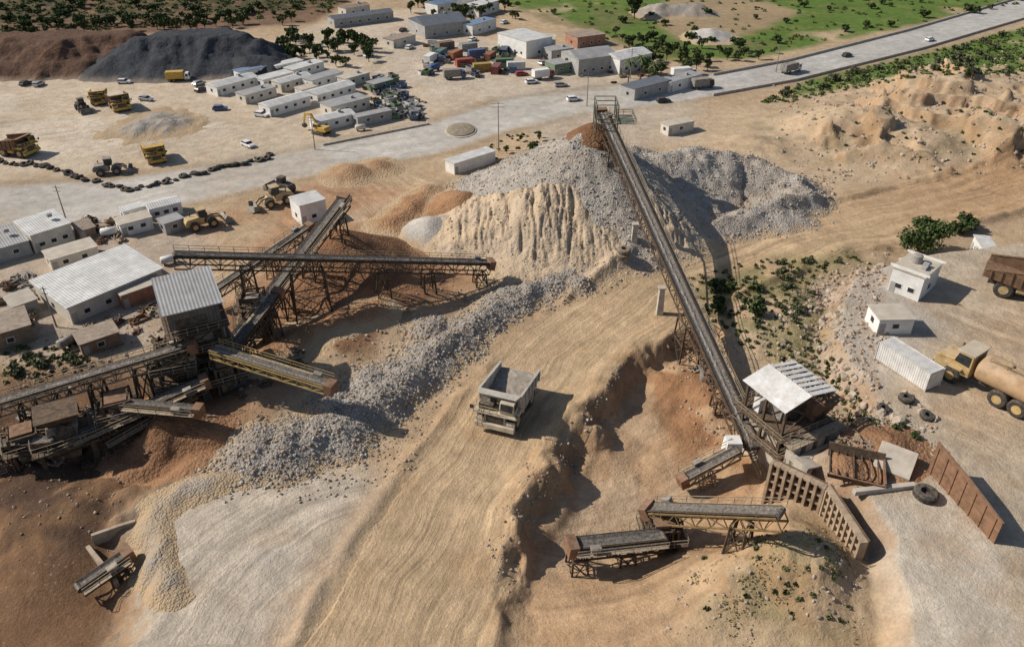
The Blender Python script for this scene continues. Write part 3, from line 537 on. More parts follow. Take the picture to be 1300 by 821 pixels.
# ---------------------------------------------------------------- vehicles (forward +X)
def wheel(par,x,y,r,w,rim=DYEL):
    t=part(MB().lathe((x,y-w/2,r),(0,1,0),[(0,r*.55),(0,r*.86),(w*.16,r),(w*.84,r),(w,r*.86),(w,r*.55)],18),'wheel',TYRE,par)
    part(MB().lathe((x,y-w/2-.03,r),(0,1,0),[(0,r*.3),(.0,r*.5),(w+.06,r*.5),(w+.06,r*.3)],12),'rim',rim,t); return t
def rail(mb,pts,h=1.0,step=1.3,w=.05):
    pts=[Vector(p) for p in pts]; z=Vector((0,0,h))
    for a,b in zip(pts,pts[1:]):
        n=max(1,int((b-a).length/step))
        for i in range(n+1): mb.bar(a.lerp(b,i/n),a.lerp(b,i/n)+z,w)
        mb.bar(a+z,b+z,w); mb.bar(a+z*.5,b+z*.5,w*.8)
    return mb
def haul_truck(label,px,py,rz,paint,bed,sc=1,cat='dump truck',name='haul_truck',load=None):
    t=root(name,label,cat,hit(px,py),rz,None,sc)
    mb=MB(); [mb.box(-4.2,4.3,y-.2,y+.2,1.1,1.75) for y in (-.8,.8)]; mb.box(2.6,3.2,-1.9,1.9,1.0,1.5); mb.box(-2.5,-1.7,-1.4,1.4,.95,1.6); mb.box(-4.3,-4.0,-.9,.9,1.0,1.8); part(mb,'chassis',BLK,t)
    for y in (-2.1,2.1): wheel(t,2.9,y,1.3,.9)
    for y in (-2.25,-1.35,1.35,2.25): wheel(t,-2.1,y,1.3,.8)
    part(MB().box(4.25,4.85,-2.6,2.6,.85,1.6).box(4.2,4.5,-2.6,-1.4,1.6,2.2).box(4.2,4.5,1.4,2.6,1.6,2.2),'bumper',paint,t,bev=.05)
    g=part(MB().box(2.4,4.5,-1.35,1.35,1.65,2.95),'engine_hood',paint,t,bev=.05)
    part(MB().box(4.5,4.56,-1.15,1.15,1.75,2.8),'radiator_grille',BLK,g)
    mb=MB().box(2.3,4.7,-2.75,2.75,2.96,3.08)
    for y in (-2.7,2.7): mb.box(1.7,4.3,y-.12,y+.12,2.6,2.95)
    part(mb,'deck',paint,t)
    cab=part(MB().prism([(2.5,3.1),(4.2,3.1),(4.35,3.9),(4.1,4.75),(2.5,4.75)],.55,2.4),'cab',paint,t,bev=.05)
    part(MB().hexa([(4.25,.7,3.55),(4.28,2.25,3.55),(4.37,2.25,3.9),(4.37,.7,3.9),(4.14,.7,4.62),(4.14,2.25,4.62),(4.2,2.25,4.62),(4.2,.7,4.62)]),'windscreen',GLASS,cab)
    part(MB().box(2.75,4.0,2.39,2.43,3.6,4.6),'side_window',GLASS,cab); part(MB().box(2.75,4.0,.52,.56,3.6,4.6),'side_window',GLASS,cab)
    part(MB().box(2.6,4.0,-2.3,-.4,3.09,3.9),'air_filter_box',BLK,t,bev=.05)
    mb=MB(); rail(mb,[(4.65,.4,3.08),(4.65,-2.7,3.08),(2.4,-2.7,3.08)],.95,.8,.06); part(mb,'handrail',DYEL,t)
    mb=MB()
    for y in (-2.2,-1.6): mb.bar((4.9,y,1.0),(4.6,y,3.05),.07)
    for k in range(6): mb.bar((4.87-.05*k,-2.2,1.15+.33*k),(4.87-.05*k,-1.6,1.15+.33*k),.06)
    part(mb,'ladder',DYEL,t)
    for y in (-2.1,-1.75,1.75,2.1): part(MB().cyl((4.5,y,1.9),(4.56,y,1.9),.15,10),'headlight',LAMP,t)
    part(MB().lathe((-.6,-2.0,1.7),(1,0,0),[(0,.5),(.1,.6),(1.6,.6),(1.7,.5)],12),'fuel_tank',paint,t)
    part(MB().box(-.6,1.2,1.5,2.3,1.2,2.0),'battery_box',paint,t)
    d=MB()
    for s in (-1,1):
        y0,y1=(2.62,2.78) if s>0 else (-2.78,-2.62)
        d.prism([(-5.1,2.75),(-5.0,3.75),(2.55,4.95),(2.75,4.5),(2.1,2.15),(.2,2.0)],y0,y1)
    d.hexa([(-5.2,-2.62,2.7),(2.1,-2.62,2.0),(2.1,2.62,2.0),(-5.2,2.62,2.7),(-5.2,-2.62,2.9),(2.1,-2.62,2.2),(2.1,2.62,2.2),(-5.2,2.62,2.9)])
    d.hexa([(2.0,-2.62,2.1),(2.15,-2.62,2.1),(2.15,2.62,2.1),(2.0,2.62,2.1),(2.55,-2.62,4.9),(2.75,-2.62,4.9),(2.75,2.62,4.9),(2.55,2.62,4.9)])
    d.hexa([(2.5,-2.78,4.96),(3.7,-2.5,5.1),(3.7,2.5,5.1),(2.5,2.78,4.96),(2.5,-2.78,5.1),(3.7,-2.5,5.24),(3.7,2.5,5.24),(2.5,2.78,5.1)])
    body=part(d,'dump_body',bed,t,bev=.03)
    for s in (-1,1):
        for x in (-4.2,-2.9,-1.6,-.3,1.0,2.1):
            zt=3.75+(x+5)*.155; part(MB().box(x-.1,x+.1,*((2.79,2.97) if s>0 else (-2.97,-2.79)),2.75-.05*x-.3,zt),'body_rib',bed,body)
        part(MB().bar((-5.0,s*2.7,3.82),(2.6,s*2.7,5.02),.3,.16),'body_rim',bed,body)
    if load:
        vs=[];fs=[]
        for j in range(9):
            for i in range(13):
                x=-4.9+.58*i; y=-2.55+.6375*j; vs.append((x,y,2.93-.1*(x+5.2)+.03+max(0,.38*math.sin((i+1)*.24))*(1-abs(j-4)/5)+random.uniform(0,.14)))
        for j in range(8):
            for i in range(12): fs.append((j*13+i,j*13+i+1,j*13+i+14,j*13+i+13))
        part(MB().add(vs,fs),'residual_load',load,body)
    for s in (-1,1): m=MB(); m.bar((4.3,s*2.5,3.6),(4.7,s*2.95,3.6),.05); m.box(4.65,4.72,s*2.95-.2,s*2.95+.2,3.4,4.0); part(m,'mirror',BLK,t)
    return t
def car(label,px,py,rz,m,kind='car'):
    t=root('parked_car',label,'car',hit(px,py),rz)
    z=1.0 if kind=='car' else 1.1; b=part(MB().prism([(-2.15,.3),(2.1,.3),(2.2,.6),(2.1,.8),(1.1,.98),(-2.0,z),(-2.2,.8)],-.87,.87),'body',m,t,bev=.06)
    e=-1.9 if kind=='car' else -2.05
    part(MB().prism([(e,z),(1.15,.97),(.45,1.42),(e+.4,1.45)],-.8,.8),'windows',GLASS,t); part(MB().prism([(e+.35,1.44),(.5,1.42),(.42,1.5),(e+.5,1.53)],-.76,.76),'roof',m,t)
    for x in (-1.3,1.35):
        for y in (-.78,.78): wheel(t,x,y,.33,.22,GREYST)
    for y in (-.6,.6): part(MB().box(2.12,2.2,y-.18,y+.18,.6,.75),'headlight',LAMP,t)
    return t
def box_truck(label,px,py,rz,cm,bm_,cat='truck',L=7):
    t=root('box_truck',label,cat,hit(px,py),rz)
    part(MB().box(-L*.55,L*.45,-.5,.5,.7,.95),'chassis',BLK,t)
    cab=part(MB().prism([(L*.28,.7),(L*.5,.7),(L*.5,1.6),(L*.47,2.7),(L*.28,2.8)],-1.15,1.15),'cab',cm,t,bev=.05)
    part(MB().hexa([(L*.5+.02,-1,1.65),(L*.5+.04,-1,1.65),(L*.5+.04,1,1.65),(L*.5+.02,1,1.65),(L*.47,-1,2.5),(L*.47+.05,-1,2.5),(L*.47+.05,1,2.5),(L*.47,1,2.5)]),'windscreen',GLASS,cab)
    for y in (-1.17,1.14): part(MB().box(L*.33,L*.45,y,y+.03,1.65,2.4),'side_window',GLASS,cab)
    part(MB().box(-L*.55,L*.25,-1.25,1.25,1.0,3.3),'cargo_box',bm_,t,bev=.04)
    for x in (-L*.4,-L*.22,L*.38):
        for y in (-1.0,1.0): wheel(t,x,y,.5,.35,GREYST)
    return t
def loader(label,px,py,rz,m=DYEL,sc=1):
    t=root('wheel_loader',label,'wheel loader',hit(px,py),rz,None,sc)
    part(MB().prism([(-3.6,1.0),(-.3,.9),(-.3,2.1),(-1.2,2.5),(-3.3,2.3),(-3.7,1.7)],-1.05,1.05),'rear_body',m,t,bev=.06)
    part(MB().prism([(-.2,.8),(2.0,.7),(1.9,1.3),(1.1,2.1),(.2,1.7)],-.7,.7),'front_frame',m,t,bev=.05)
    c=part(MB().prism([(-1.1,2.1),(.35,2.1),(.5,2.7),(.2,3.6),(-1.1,3.6)],-.8,.8),'cab',BLK,t); part(MB().box(-1.25,.4,-.9,.9,3.6,3.75),'cab_roof',m,c)
    part(MB().prism([(-.95,2.45),(.3,2.45),(.38,2.75),(.18,3.45),(-.95,3.45)],-.83,.83),'cab_glass',GLASS,c)
    for x in (-2.2,1.1):
        for y in (-1.25,1.25): wheel(t,x,y,.9,.65,m)
    for y in (-.6,.6): part(MB().bar((1.0,y,1.9),(2.4,y,1.7),.2,.35).bar((2.4,y,1.7),(3.3,y,.75),.2,.3),'lift_arm',m,t)
    part(MB().prism([(3.2,.15),(4.7,.1),(4.7,.2),(3.6,.35),(3.35,.9),(3.7,1.5),(3.6,1.6),(3.15,1.0)],-1.6,1.6).box(3.2,4.2,-1.62,-1.55,.2,1.2).box(3.2,4.2,1.55,1.62,.2,1.2),'bucket',GREYST,t)
    part(MB().cyl((-2.4,.5,2.4),(-2.4,.5,3.2),.09,8),'exhaust',BLK,t); return t
def excavator(label,px,py,rz):
    t=root('excavator',label,'excavator',hit(px,py),rz)
    for y in (-1.3,1.3): part(MB().prism([(-2.1,.3),(-1.8,0),(1.8,0),(2.1,.3),(2.1,.6),(1.8,.9),(-1.8,.9),(-2.1,.6)],y-.3,y+.3),'track',BLK,t)
    part(MB().box(-.9,.9,-1,1,.5,1.1),'undercarriage',BLK,t)
    part(MB().prism([(-2.6,1.1),(1.3,1.1),(1.3,1.6),(.2,2.2),(-2.4,2.3),(-2.75,1.8)],-1.3,1.3),'house',YEL,t,bev=.08)
    c=part(MB().prism([(.0,1.6),(1.5,1.6),(1.6,2.3),(1.3,3.0),(0,3.0)],.35,1.3),'cab',YEL,t,bev=.05); part(MB().prism([(.15,2.1),(1.53,2.1),(1.62,2.35),(1.34,2.9),(.15,2.9)],.32,1.33),'cab_glass',GLASS,c)
    part(MB().bar((1.0,-.3,1.7),(3.4,-.3,4.9),.45,.55).bar((3.4,-.3,4.9),(5.6,-.3,4.6),.4,.5),'boom',YEL,t)
    part(MB().bar((5.4,-.3,4.9),(6.3,-.3,1.9),.32,.45),'stick',YEL,t); part(MB().bar((1.3,-.3,2.9),(3.2,-.3,3.9),.14),'boom_cylinder',GREYST,t)
    part(MB().prism([(6.0,1.9),(6.6,1.8),(6.7,1.0),(5.8,.7),(5.5,1.1)],-.8,.2),'bucket',BLK,t); return t
haul_truck('large dusty white dump truck with a pale bed driving down the haul road',644,522,math.atan2(-.94,-.34),DWHT,BED,1.14,'dump truck','haul_truck',mat('grey_brown_fines',(.29,.255,.215),.95,0,.35,1.2,.2))
haul_truck('dump truck with a brown bed parked at the right edge of the terrace',1294,374,R(-35),DYEL,BBED,1.2)
haul_truck('bright yellow dump truck parked alone above the tyre row',198,203,R(-60),YEL,YEL,.86)
haul_truck('yellow dump truck with brown bed parked right of its yellow neighbour',153,138,R(-55),YEL,BBED,.95)
haul_truck('yellow dump truck in the yard between a dark loader and a brown bedded truck',127,130,R(-70),YEL,YEL,.8)
haul_truck('yellow and black dump truck parked at the far left edge of the yard',24,196,R(-15),YEL,BBED,1.0)
loader('dark wheel loader parked near the paired yellow dump trucks',106,141,R(-50),BLK,1.0)
loader('grey wheel loader parked left of the bright yellow truck by the tyre row',143,220,R(20),GREYST,1.1)
loader('yellow wheel loader working beside the paved road above the dark conveyor',348,260,R(215),DYEL,1.2)
loader('black wheel loader by the road, right behind the yellow loader above the dark conveyor',358,243,R(150),BLK,1.0)
loader('orange wheel loader parked among the small white sheds',262,287,R(35),OYEL,1.15)
excavator('yellow excavator standing at the corner of the white prefab huts',408,170,R(150))
box_truck('box truck with yellow body parked below the dark gravel ridge',228,103,R(10),WHT,YEL)
box_truck('grey truck driving on the far paved road to the right',1004,92,R(35),WHT,GREYST,'truck',8)
box_truck('white truck parked near the far roadside sheds',868,98,R(15),WHT,WHT,'truck',8)
box_truck('dark lorry standing beside the far white truck',892,112,R(20),BLK,GREYST,'truck',7)
box_truck('white lorry parked at the left edge of the container yard',548,80,R(70),WHT,WHT,'truck',7)
box_truck('blue cabbed lorry parked in front of the container yard',578,100,R(15),mat('lorry_blue',(.06,.12,.26),.5),GREYST,'truck',7)
box_truck('red cabbed lorry parked right of the container yard',690,100,R(25),mat('lorry_red',(.28,.05,.04),.5),WHT,'truck',7)
CW=mat('car_white',(.72,.72,.72),.3,0,.05,1,.12); CS=mat('car_silver',(.4,.41,.43),.3,.4,.05,1,.12); CK=mat('car_black',(.03,.03,.035),.3,0,.05,1,.15); CR=mat('car_red',(.3,.03,.03),.35,0,.05,1,.15); CB=mat('car_blue',(.05,.1,.25),.35,0,.05,1,.15)
for a in [('white car parked alone at the edge of the paved road',315,186,-40,CW),('white car parked left of the prefab huts',332,148,-20,CW),('white car under the dark gravel ridge',158,106,5,CW),('silver car right of the two yellow dump trucks',186,128,-15,CS),
  ('dark car at the far left below the brown mound',33,108,80,CK),('silver car beside the dark car at far left',50,109,85,CS),('silver car nearest the yellow box truck',253,108,60,CS),('dark car in front of the silver car by the box truck',256,116,60,CK),
  ('blue car at the end of the prefab hut row',280,140,10,CB),('white car on the yard track beside the containers',520,62,70,CW),('white car in the far yard right of the dark shed',600,52,60,CW),('red car beside the colourful containers',662,96,20,CR),
  ('white car right of the red car by the containers',675,106,20,CW),('silver car at the far gate by the white building',712,110,15,CS),('white car driving on the junction near the conveyor head',728,128,20,CW),('dark car parked beside the far roadside sheds',842,130,15,CK),
  ('white car parked among far sheds at top centre',640,30,60,CW),('silver car on the track behind the prefab huts',500,48,75,CS),('white car on the far paved road near the right edge',1180,52,35,CW),('black car on the far paved road behind the grey truck',1075,72,35,CK),('white car in front of the far white hall',722,70,50,CW),('silver car behind the green container',690,82,50,CS),('black car parked on the track left of the dark roofed shed',512,40,70,CK),('white car parked beside the trees behind the huts',468,72,60,CW)]:
    car(a[0],a[1],a[2],R(a[3]),a[4],'car' if a[1]%2 else 'suv')
def tanker():
    t=root('water_truck','dusty tan water tank truck with big wheels on the right terrace','tanker truck',hit(1254,500),math.atan2(.82,-.57),None,1.42)
    part(MB().box(-4.8,4.6,-.5,.5,1.0,1.5).box(-4.8,-4.4,-1.3,1.3,.9,1.6),'chassis',BLK,t)
    for x in (-3.3,-1.4,3.4):
        for y in (-1.25,1.25): wheel(t,x,y,.95,.75,OYEL)
    mb=MB(); n=20; pr=[(-5.0,.7),(-4.85,1.0),(-4.5,1.08),(1.0,1.08),(1.3,1.0),(1.45,.7)]; vs=[];fs=[]
    for x,k in pr:
        for i in range(n):
            a=2*math.pi*i/n; vs.append((x,1.55*k*math.copysign(abs(math.cos(a))**.8,math.cos(a)),2.75+1.15*k*math.copysign(abs(math.sin(a))**.8,math.sin(a))))
    for k in range(len(pr)-1):
        for i in range(n): fs.append((k*n+i,k*n+(i+1)%n,(k+1)*n+(i+1)%n,(k+1)*n+i))
    fs+= [tuple(range(n-1,-1,-1)),tuple((len(pr)-1)*n+i for i in range(n))]; mb.add(vs,fs)
    tk=part(mb,'tank',mat('tan_tank',(.40,.255,.14),.75,0,.4,.5,.6,(.50,.38,.26)),t,smooth=True)
    for x in (-3.2,-.8): part(MB().lathe((x,0,3.95),(0,0,1),[(0,.45),(.22,.45),(.28,.3)],12),'hatch',OYEL,tk)
    mb=MB(); rail(mb,[(-4.2,.7,3.9),(.6,.7,3.9)],.5,1.2); part(mb,'handrail',TAN,tk)
    mb=MB(); [mb.bar((-5.15,y,1.2),(-5.1,y,3.9),.07) for y in (-.3,.3)]; [mb.bar((-5.13,-.3,1.4+.35*k),(-5.13,.3,1.4+.35*k),.05) for k in range(7)]; part(mb,'ladder',TAN,t)
    part(MB().prism([(3.2,1.4),(5.4,1.3),(5.5,1.9),(5.2,2.6),(3.2,2.9)],-1.25,1.25),'engine_hood',OYEL,t,bev=.08)
    part(MB().box(5.5,5.55,-.9,.9,1.5,2.0),'radiator_grille',BLK,t)
    c=part(MB().prism([(1.8,1.4),(3.4,1.4),(3.5,2.5),(3.2,4.0),(1.8,4.0)],-1.35,1.35),'cab',OYEL,t,bev=.05); part(MB().prism([(2.0,2.6),(3.53,2.7),(3.26,3.75),(2.0,3.75)],-1.38,1.38),'cab_glass',GLASS,c); part(MB().box(1.7,3.45,-1.45,1.45,4.0,4.14),'cab_roof',DWHT,c)
    for y in (-1.35,1.35): part(MB().box(2.5,4.4,y-.4,y+.4,1.97,2.12),'mudguard',OYEL,t)
    for y in (-1.05,1.05): part(MB().box(5.45,5.53,y-.12,y+.12,1.6,1.85),'headlight',LAMP,t)
    part(MB().cyl((3.9,-.7,2.6),(3.9,-.7,3.8),.1,8),'exhaust',BLK,t)
    part(MB().box(5.3,5.7,-1.4,1.4,.9,1.3),'bumper',BLK,t)
tanker()
# ---------------------------------------------------------------- buildings
def house(label,x1,y1,x2,y2,dep,h,wall,roof,nw=3,kind='flat',cat='hut',name='prefab_hut',door=True,ov=.2,ac=True):
    a=hit(x1,y1); b=hit(x2,y2); d=b-a; L=math.hypot(d.x,d.y); rz=math.atan2(d.y,d.x); n=Vector((-math.sin(rz),math.cos(rz),0))
    c=(a+b)/2+n*dep/2; c.z=float(min(H(np.array([a.x,b.x,c.x,c.x+n.x*dep/2]),np.array([a.y,b.y,c.y,c.y+n.y*dep/2]))))
    t=root(name,label,cat,c,rz); X=L/2; Y=dep/2
    part(MB().box(-X,X,-Y,Y,-.4,h),'walls',wall,t)
    if kind=='gable': m=MB().add([(-X-ov,-Y-ov,h+.01),(X+ov,-Y-ov,h+.01),(X+ov,Y+ov,h+.01),(-X-ov,Y+ov,h+.01),(-X-ov,0,h+dep*.14),(X+ov,0,h+dep*.14)],[(0,1,5,4),(2,3,4,5),(1,2,5),(3,0,4),(0,3,2,1)])
    elif kind=='mono': m=MB().hexa([(-X-ov,-Y-ov,h+.01),(X+ov,-Y-ov,h+.01),(X+ov,Y+ov,h+.01),(-X-ov,Y+ov,h+.01),(-X-ov,-Y-ov,h+.12),(X+ov,-Y-ov,h+.12),(X+ov,Y+ov,h+.6),(-X-ov,Y+ov,h+.6)])
    else: m=MB().box(-X-ov,X+ov,-Y-ov,Y+ov,h+.01,h+.16)
    part(m,'roof',roof,t)
    wz=min(1.1,h*.4)
    for i in range(nw):
        x=-X+L*(i+.75)/(nw+.5); f=part(MB().box(x-.6,x+.6,-Y-.05,-Y+.02,wz,wz+1.0),'window',WHT,t); part(MB().box(x-.5,x+.5,-Y-.07,-Y-.04,wz+.1,wz+.9),'pane',GLASS,f)
    if nw:
        for s in (-1,1): part(MB().box(s*X-.04,s*X+.04,-.5,.5,wz,wz+.9),'window',GLASS,t)
    if door: part(MB().box(-X+.25,-X+1.15,-Y-.05,-Y+.02,0,2.05),'door',GREYW,t)
    if ac:
        z=h+.2 if kind=='flat' else h+dep*.12
        part(MB().box(X*.3,X*.3+.9,-.4,.4,z,z+.7),'air_conditioner',GREYW,t)
    return t
for a in [
 ('long white hut at the left end of the hut rows',277,123,329,109,6,3,WHT,RW,4,'gable'),('cream hut in front of the leftmost long white hut',313,133,352,122,5,2.8,CREAM,RG,3,'flat'),('white hut nearest the paved road on the left side',344,149,395,134,5.5,3,WHT,RW,4,'gable'),
 ('white hut in the middle row behind the cream hut',336,113,373,103,5,2.8,WHT,RW,3,'flat'),('cream walled hut with pale roof at the centre of the hut rows',358,118,397,107,5,3,CREAM,RW,3,'gable'),('white hut in the back row of the cluster',374,100,412,89,5,2.8,WHT,RW,3,'flat'),('grey roofed hut right of the cluster centre',398,115,437,103,5,3,WHT,RG,3,'flat'),
 ('long white roofed hut on the right side of the cluster',404,133,452,119,6,3,WHT,RW,4,'gable'),('wide grey roofed hut at the right front of the cluster',422,150,470,137,6,3.2,CREAM,RG,4,'flat'),('white hut at the front right beside the excavator',404,168,452,157,5,3,WHT,RW,3,'gable'),('small grey hut at the right end of the cluster',455,162,498,152,3,2.8,GREYW,RG,2,'flat'),
 ('small white hut at the very back of the hut cluster',352,95,386,87,4,2.8,WHT,RW,2,'flat'),('blue roofed hut behind the leftmost long hut',306,103,340,95,4,2.8,WHT,RBL,2,'flat'),('cream hut squeezed between the two front white huts',385,126,404,121,4,2.8,CREAM,RC,1,'flat'),
 ('tan roofed shed at the back right of the hut cluster',440,112,470,103,4.5,2.8,CREAM,RC,2,'flat'),('small green walled shed in the storage strip',476,118,500,111,4,2.6,mat('green_wall',(.12,.2,.13),.8),RG,1,'flat'),
 ('white house with overhanging roof at the left of the road',46,322,96,305,8,4,CREAM,RW,3,'mono'),('low flat roofed block in front of the overhanging roof house',68,345,128,328,5,2.6,CREAM,RC,2,'flat'),('pale shed cut by the left frame edge',-20,340,42,322,9,3,GREYW,RG,2,'mono'),
 ('dark brown flat roofed shed at the left frame edge',-12,450,46,432,7,3.2,BRNW,RB,1,'flat'),('small brown hut with tan roof left of the screening tower',106,452,156,438,4.5,2.6,BRNW,RB,1,'flat'),
 ('small white shed at the left of the little shed group',156,301,196,291,4,2.8,WHT,RC,2,'flat'),('white shed behind the little shed group',160,283,190,275,3,2.6,WHT,RW,1,'flat'),('long white shed at the back of the little shed group',193,282,233,271,4,3,WHT,RW,3,'gable'),('small grey shed at the right of the little shed group',212,299,236,291,3.5,2.6,GREYW,RG,1,'flat'),('low rusty lean-to left of the little shed group',104,306,124,300,4,2.2,BRNW,RB,0,'mono'),('small pale lean-to behind the little brown hut',22,405,52,394,4,2.4,GREYW,RC,0,'mono'),
 ('tall white cabin beside the dark conveyor head',384,287,416,277,5.5,4.6,WHT,RW,1,'flat'),('long white cabin alone on the road edge left of the stone cone',577,222,629,206,3.6,3,WHT,RW,0,'flat'),('small tan cabin right of the conveyor head tower',848,173,880,166,3.5,2.8,CREAM,RC,1,'flat'),
 ('white building with a roof tank on the right terrace',1126,368,1165,383,7.5,4.6,WHT,RC,2,'flat'),('small white cabin above the white container on the terrace',1112,425,1156,424,4.4,2.8,WHT,RC,1,'flat'),('tiny white sentry cabin beside the terrace bush',1231,317,1255,319,2.6,3.2,WHT,RW,1,'flat'),
 ('large dark roofed open shed at the far top centre',540,50,594,43,16,5,GREYW,RD,3,'gable'),('two storey white building in the far yard',632,63,668,75,12,6,WHT,RW,4,'flat'),('white annex right of the two storey building',672,66,704,67,9,4.5,WHT,RC,3,'flat'),('large grey and white hall by the far road',734,97,782,90,12,5.5,GREYW,RG,4,'gable'),
 ('white hall right of the large grey hall',786,95,826,86,9,5,WHT,RW,3,'gable'),('reddish walled building at the far yard back',733,62,768,57,9,4,mat('red_wall',(.36,.18,.12),.85),RB,3,'flat'),('green cabin in front of the far white annex',704,96,732,91,6,3.5,mat('green_wall',(.12,.2,.13),.8),RG,2,'flat'),
 ('small white shed beside the dark roofed shed',600,46,630,37,6,4,WHT,RBL,2,'flat'),('blue roofed shed at the very top centre',556,20,602,10,8,4.5,WHT,RBL,2,'gable'),('white block at the top of the far yard',608,22,634,14,7,4.5,WHT,RW,2,'flat'),('long low building at the top left of the far yard',425,36,500,26,7,3.5,GREYW,RD,6,'gable'),('small white house behind the long low building',440,22,470,16,6,3.5,CREAM,RB,2,'gable'),
 ('grey shed between the annex and the reddish building',700,78,728,74,6,3.6,GREYW,RG,2,'flat'),('low tan shed left of the large dark roofed shed',500,62,528,55,6,3,CREAM,RB,1,'flat'),
 ('low dark roofed shed by the road junction',805,128,850,116,6,3.5,GREYW,RD,2,'flat'),('low grey roofed shed right of the junction shed',850,118,890,107,5,3.2,WHT,RG,2,'flat')]:
    nm='building' if a[6]>=4 else 'prefab_hut'
    house(*a,cat='building' if a[6]>=4 else 'hut',name=nm,ac=(a[9]>1 and (a[1]+a[2])%2==0))
house('large low building under a wide white metal roof at left',93,412,210,362,13,3.6,CREAM,RW,4,'mono','building','workshop',True,.4,False)
house('small cream block with a brick red side beside the wide white roof',158,393,212,374,4,2.8,mat('brick_side',(.34,.15,.09),.85),RC,0,'flat','hut','storage_block',True,.05,False)
bt=[o for o in C.objects if o.get('label','').startswith('white building with a roof tank')][0]
part(MB().lathe((-.6,.6,4.8),(0,0,1),[(0,.9),(1.3,.9),(1.5,.5)],14),'roof_tank',mat('tank_grey',(.3,.28,.26),.7),bt); part(MB().box(1,1.8,-1.5,-.5,4.76,5.3),'roof_hatch',GREYW,bt)
for y in (-3.47,3.47): part(MB().box(-3.3,3.3,y-.08,y+.08,4.76,5.15),'parapet',WHT,bt)
def container(label,px,py,rz,m,L=6.,grp=None):
    t=root('shipping_container',label,'container',hit(px,py),rz,grp); X=L/2
    part(MB().box(-X,X,-1.2,1.2,.1,2.6),'shell',m,t)
    for y in (-1.15,.02): part(MB().box(X,X+.05,y,y+1.13,.2,2.5),'door',m,t)
    mb=MB()
    for x in (-X,X):
        for y in (-1.2,1.2): mb.box(x-.08,x+.08,y-.08,y+.08,0,2.65)
    for y in (-1.2,1.2): mb.box(-X+.08,X-.08,y-.06,y+.06,2.55,2.66)
    part(mb,'corner_frame',m,t)
    return t
cc=lambda n,c:mat('container_'+n,c,.6,.1,.25,.8,.3,(.4,.33,.26),('X',.35))
o=container('white shipping container in front of the small white cabin on the terrace',1150,472,math.atan2(-.89,.45),cc('white',(.68,.67,.64)),8.5); o.scale=(1.05,1.25,1.2)
for l,x,y,a,k,c in [('red container at the front of the container yard',590,84,20,'red',(.33,.06,.04)),('orange container behind the red one',578,74,60,'orange',(.38,.14,.05)),('blue container in the middle of the container yard',605,72,20,'blue',(.05,.11,.24)),('green container at the right of the container yard',640,84,10,'green',(.06,.15,.09)),
   ('grey container at the back of the container yard',595,64,25,'grey',(.3,.3,.3)),('rust red container right of the blue one',622,76,70,'rust',(.28,.1,.06)),('teal container at the left of the yard',560,72,70,'teal',(.07,.17,.18)),('white container beside the green one',655,88,10,'white',(.62,.61,.58)),('yellow container at the front edge of the yard',612,90,15,'yellow',(.42,.30,.06)),
   ('brown container behind the orange one',566,62,30,'brown',(.2,.12,.08)),('dark blue container near the far white building',640,70,80,'navy',(.03,.06,.13)),('maroon container at the yard entrance',630,92,80,'maroon',(.20,.05,.05))]:
    container(l,x,y,R(a),cc(k,c))
def skip(label,px,py,rz,m,grp,sc):
    t=root('storage_bin',label,'bin',hit(px,py),rz,grp,sc)
    d=MB(); d.prism([(-1.6,1.5),(-1.1,.1),(1.1,.1),(1.6,1.5),(1.5,1.5),(1.02,.2),(-1.02,.2),(-1.5,1.5)],-.9,.9)
    d.box(-1.45,1.45,-.95,-.9,.2,1.5).box(-1.45,1.45,.9,.95,.2,1.5); part(d,'tub',m,t); part(MB().bar((-1.6,-.95,1.5),(1.6,-.95,1.5),.12).bar((-1.6,.95,1.5),(1.6,.95,1.5),.12).bar((-1.6,-.95,1.5),(-1.6,.95,1.5),.12).bar((1.6,-.95,1.5),(1.6,.95,1.5),.12),'rim',m,t)
cols=[('blue',(.05,.12,.25)),('green',(.07,.16,.09)),('white',(.6,.6,.58)),('grey',(.22,.23,.24)),('dark',(.06,.06,.06))]
def scrapframe(label,px,py,sc,grp):
    t=random.Random(px*7+py); mb=MB()
    for i in range(9):
        a=Vector((t.uniform(-1.6,1.6),t.uniform(-1,1),t.uniform(.1,.9))); b=Vector((t.uniform(-1.6,1.6),t.uniform(-1,1),t.uniform(.1,.9))); mb.bar(a,b,.16,t.uniform(.1,.5))
    mb.box(-1.3,1.2,-.7,.7,.0,.35); o=part(mb,'scrap_pile',random.choice([RUST,STEEL,GREYST,TAN]),None,loc=hit(px,py)); o.rotation_euler=(0,0,t.uniform(0,6)); o.scale=(sc,)*3; tag(o,label,'scrap',grp)
def fueltank(label,px,py,rz,m,grp,sc):
    t=root('fuel_tank',label,'tank',hit(px,py),rz,grp,sc); part(MB().lathe((-1.6,0,1.2),(1,0,0),[(0,.5),(.15,.8),(3.05,.8),(3.2,.5)],14),'vessel',m,t,smooth=True)
    for x in (-1,1): part(MB().box(x-.12,x+.12,-.7,.7,0,.6),'cradle',STEEL,t)
for i in range(56):
    n_,c_=cols[i%5]; y=random.uniform(98,152); x=random.uniform(464,512)+(y-100)*.45
    skip(n_+' steel bin in the crowded storage strip right of the prefab huts',x,y,random.uniform(0,3),mat('bin_'+n_,c_,.7,.1,.3,1,.5),n_+' bins in the storage strip',random.uniform(.6,1.2))
for i in range(34):
    n_,c_=cols[(i*2+1)%5]; skip(n_+' steel bin scattered around the container yard',random.uniform(532,665),random.uniform(56,98),random.uniform(0,3),mat('bin_'+n_,c_,.7,.1,.3,1,.5),n_+' bins in the container yard',random.uniform(.7,1.2))
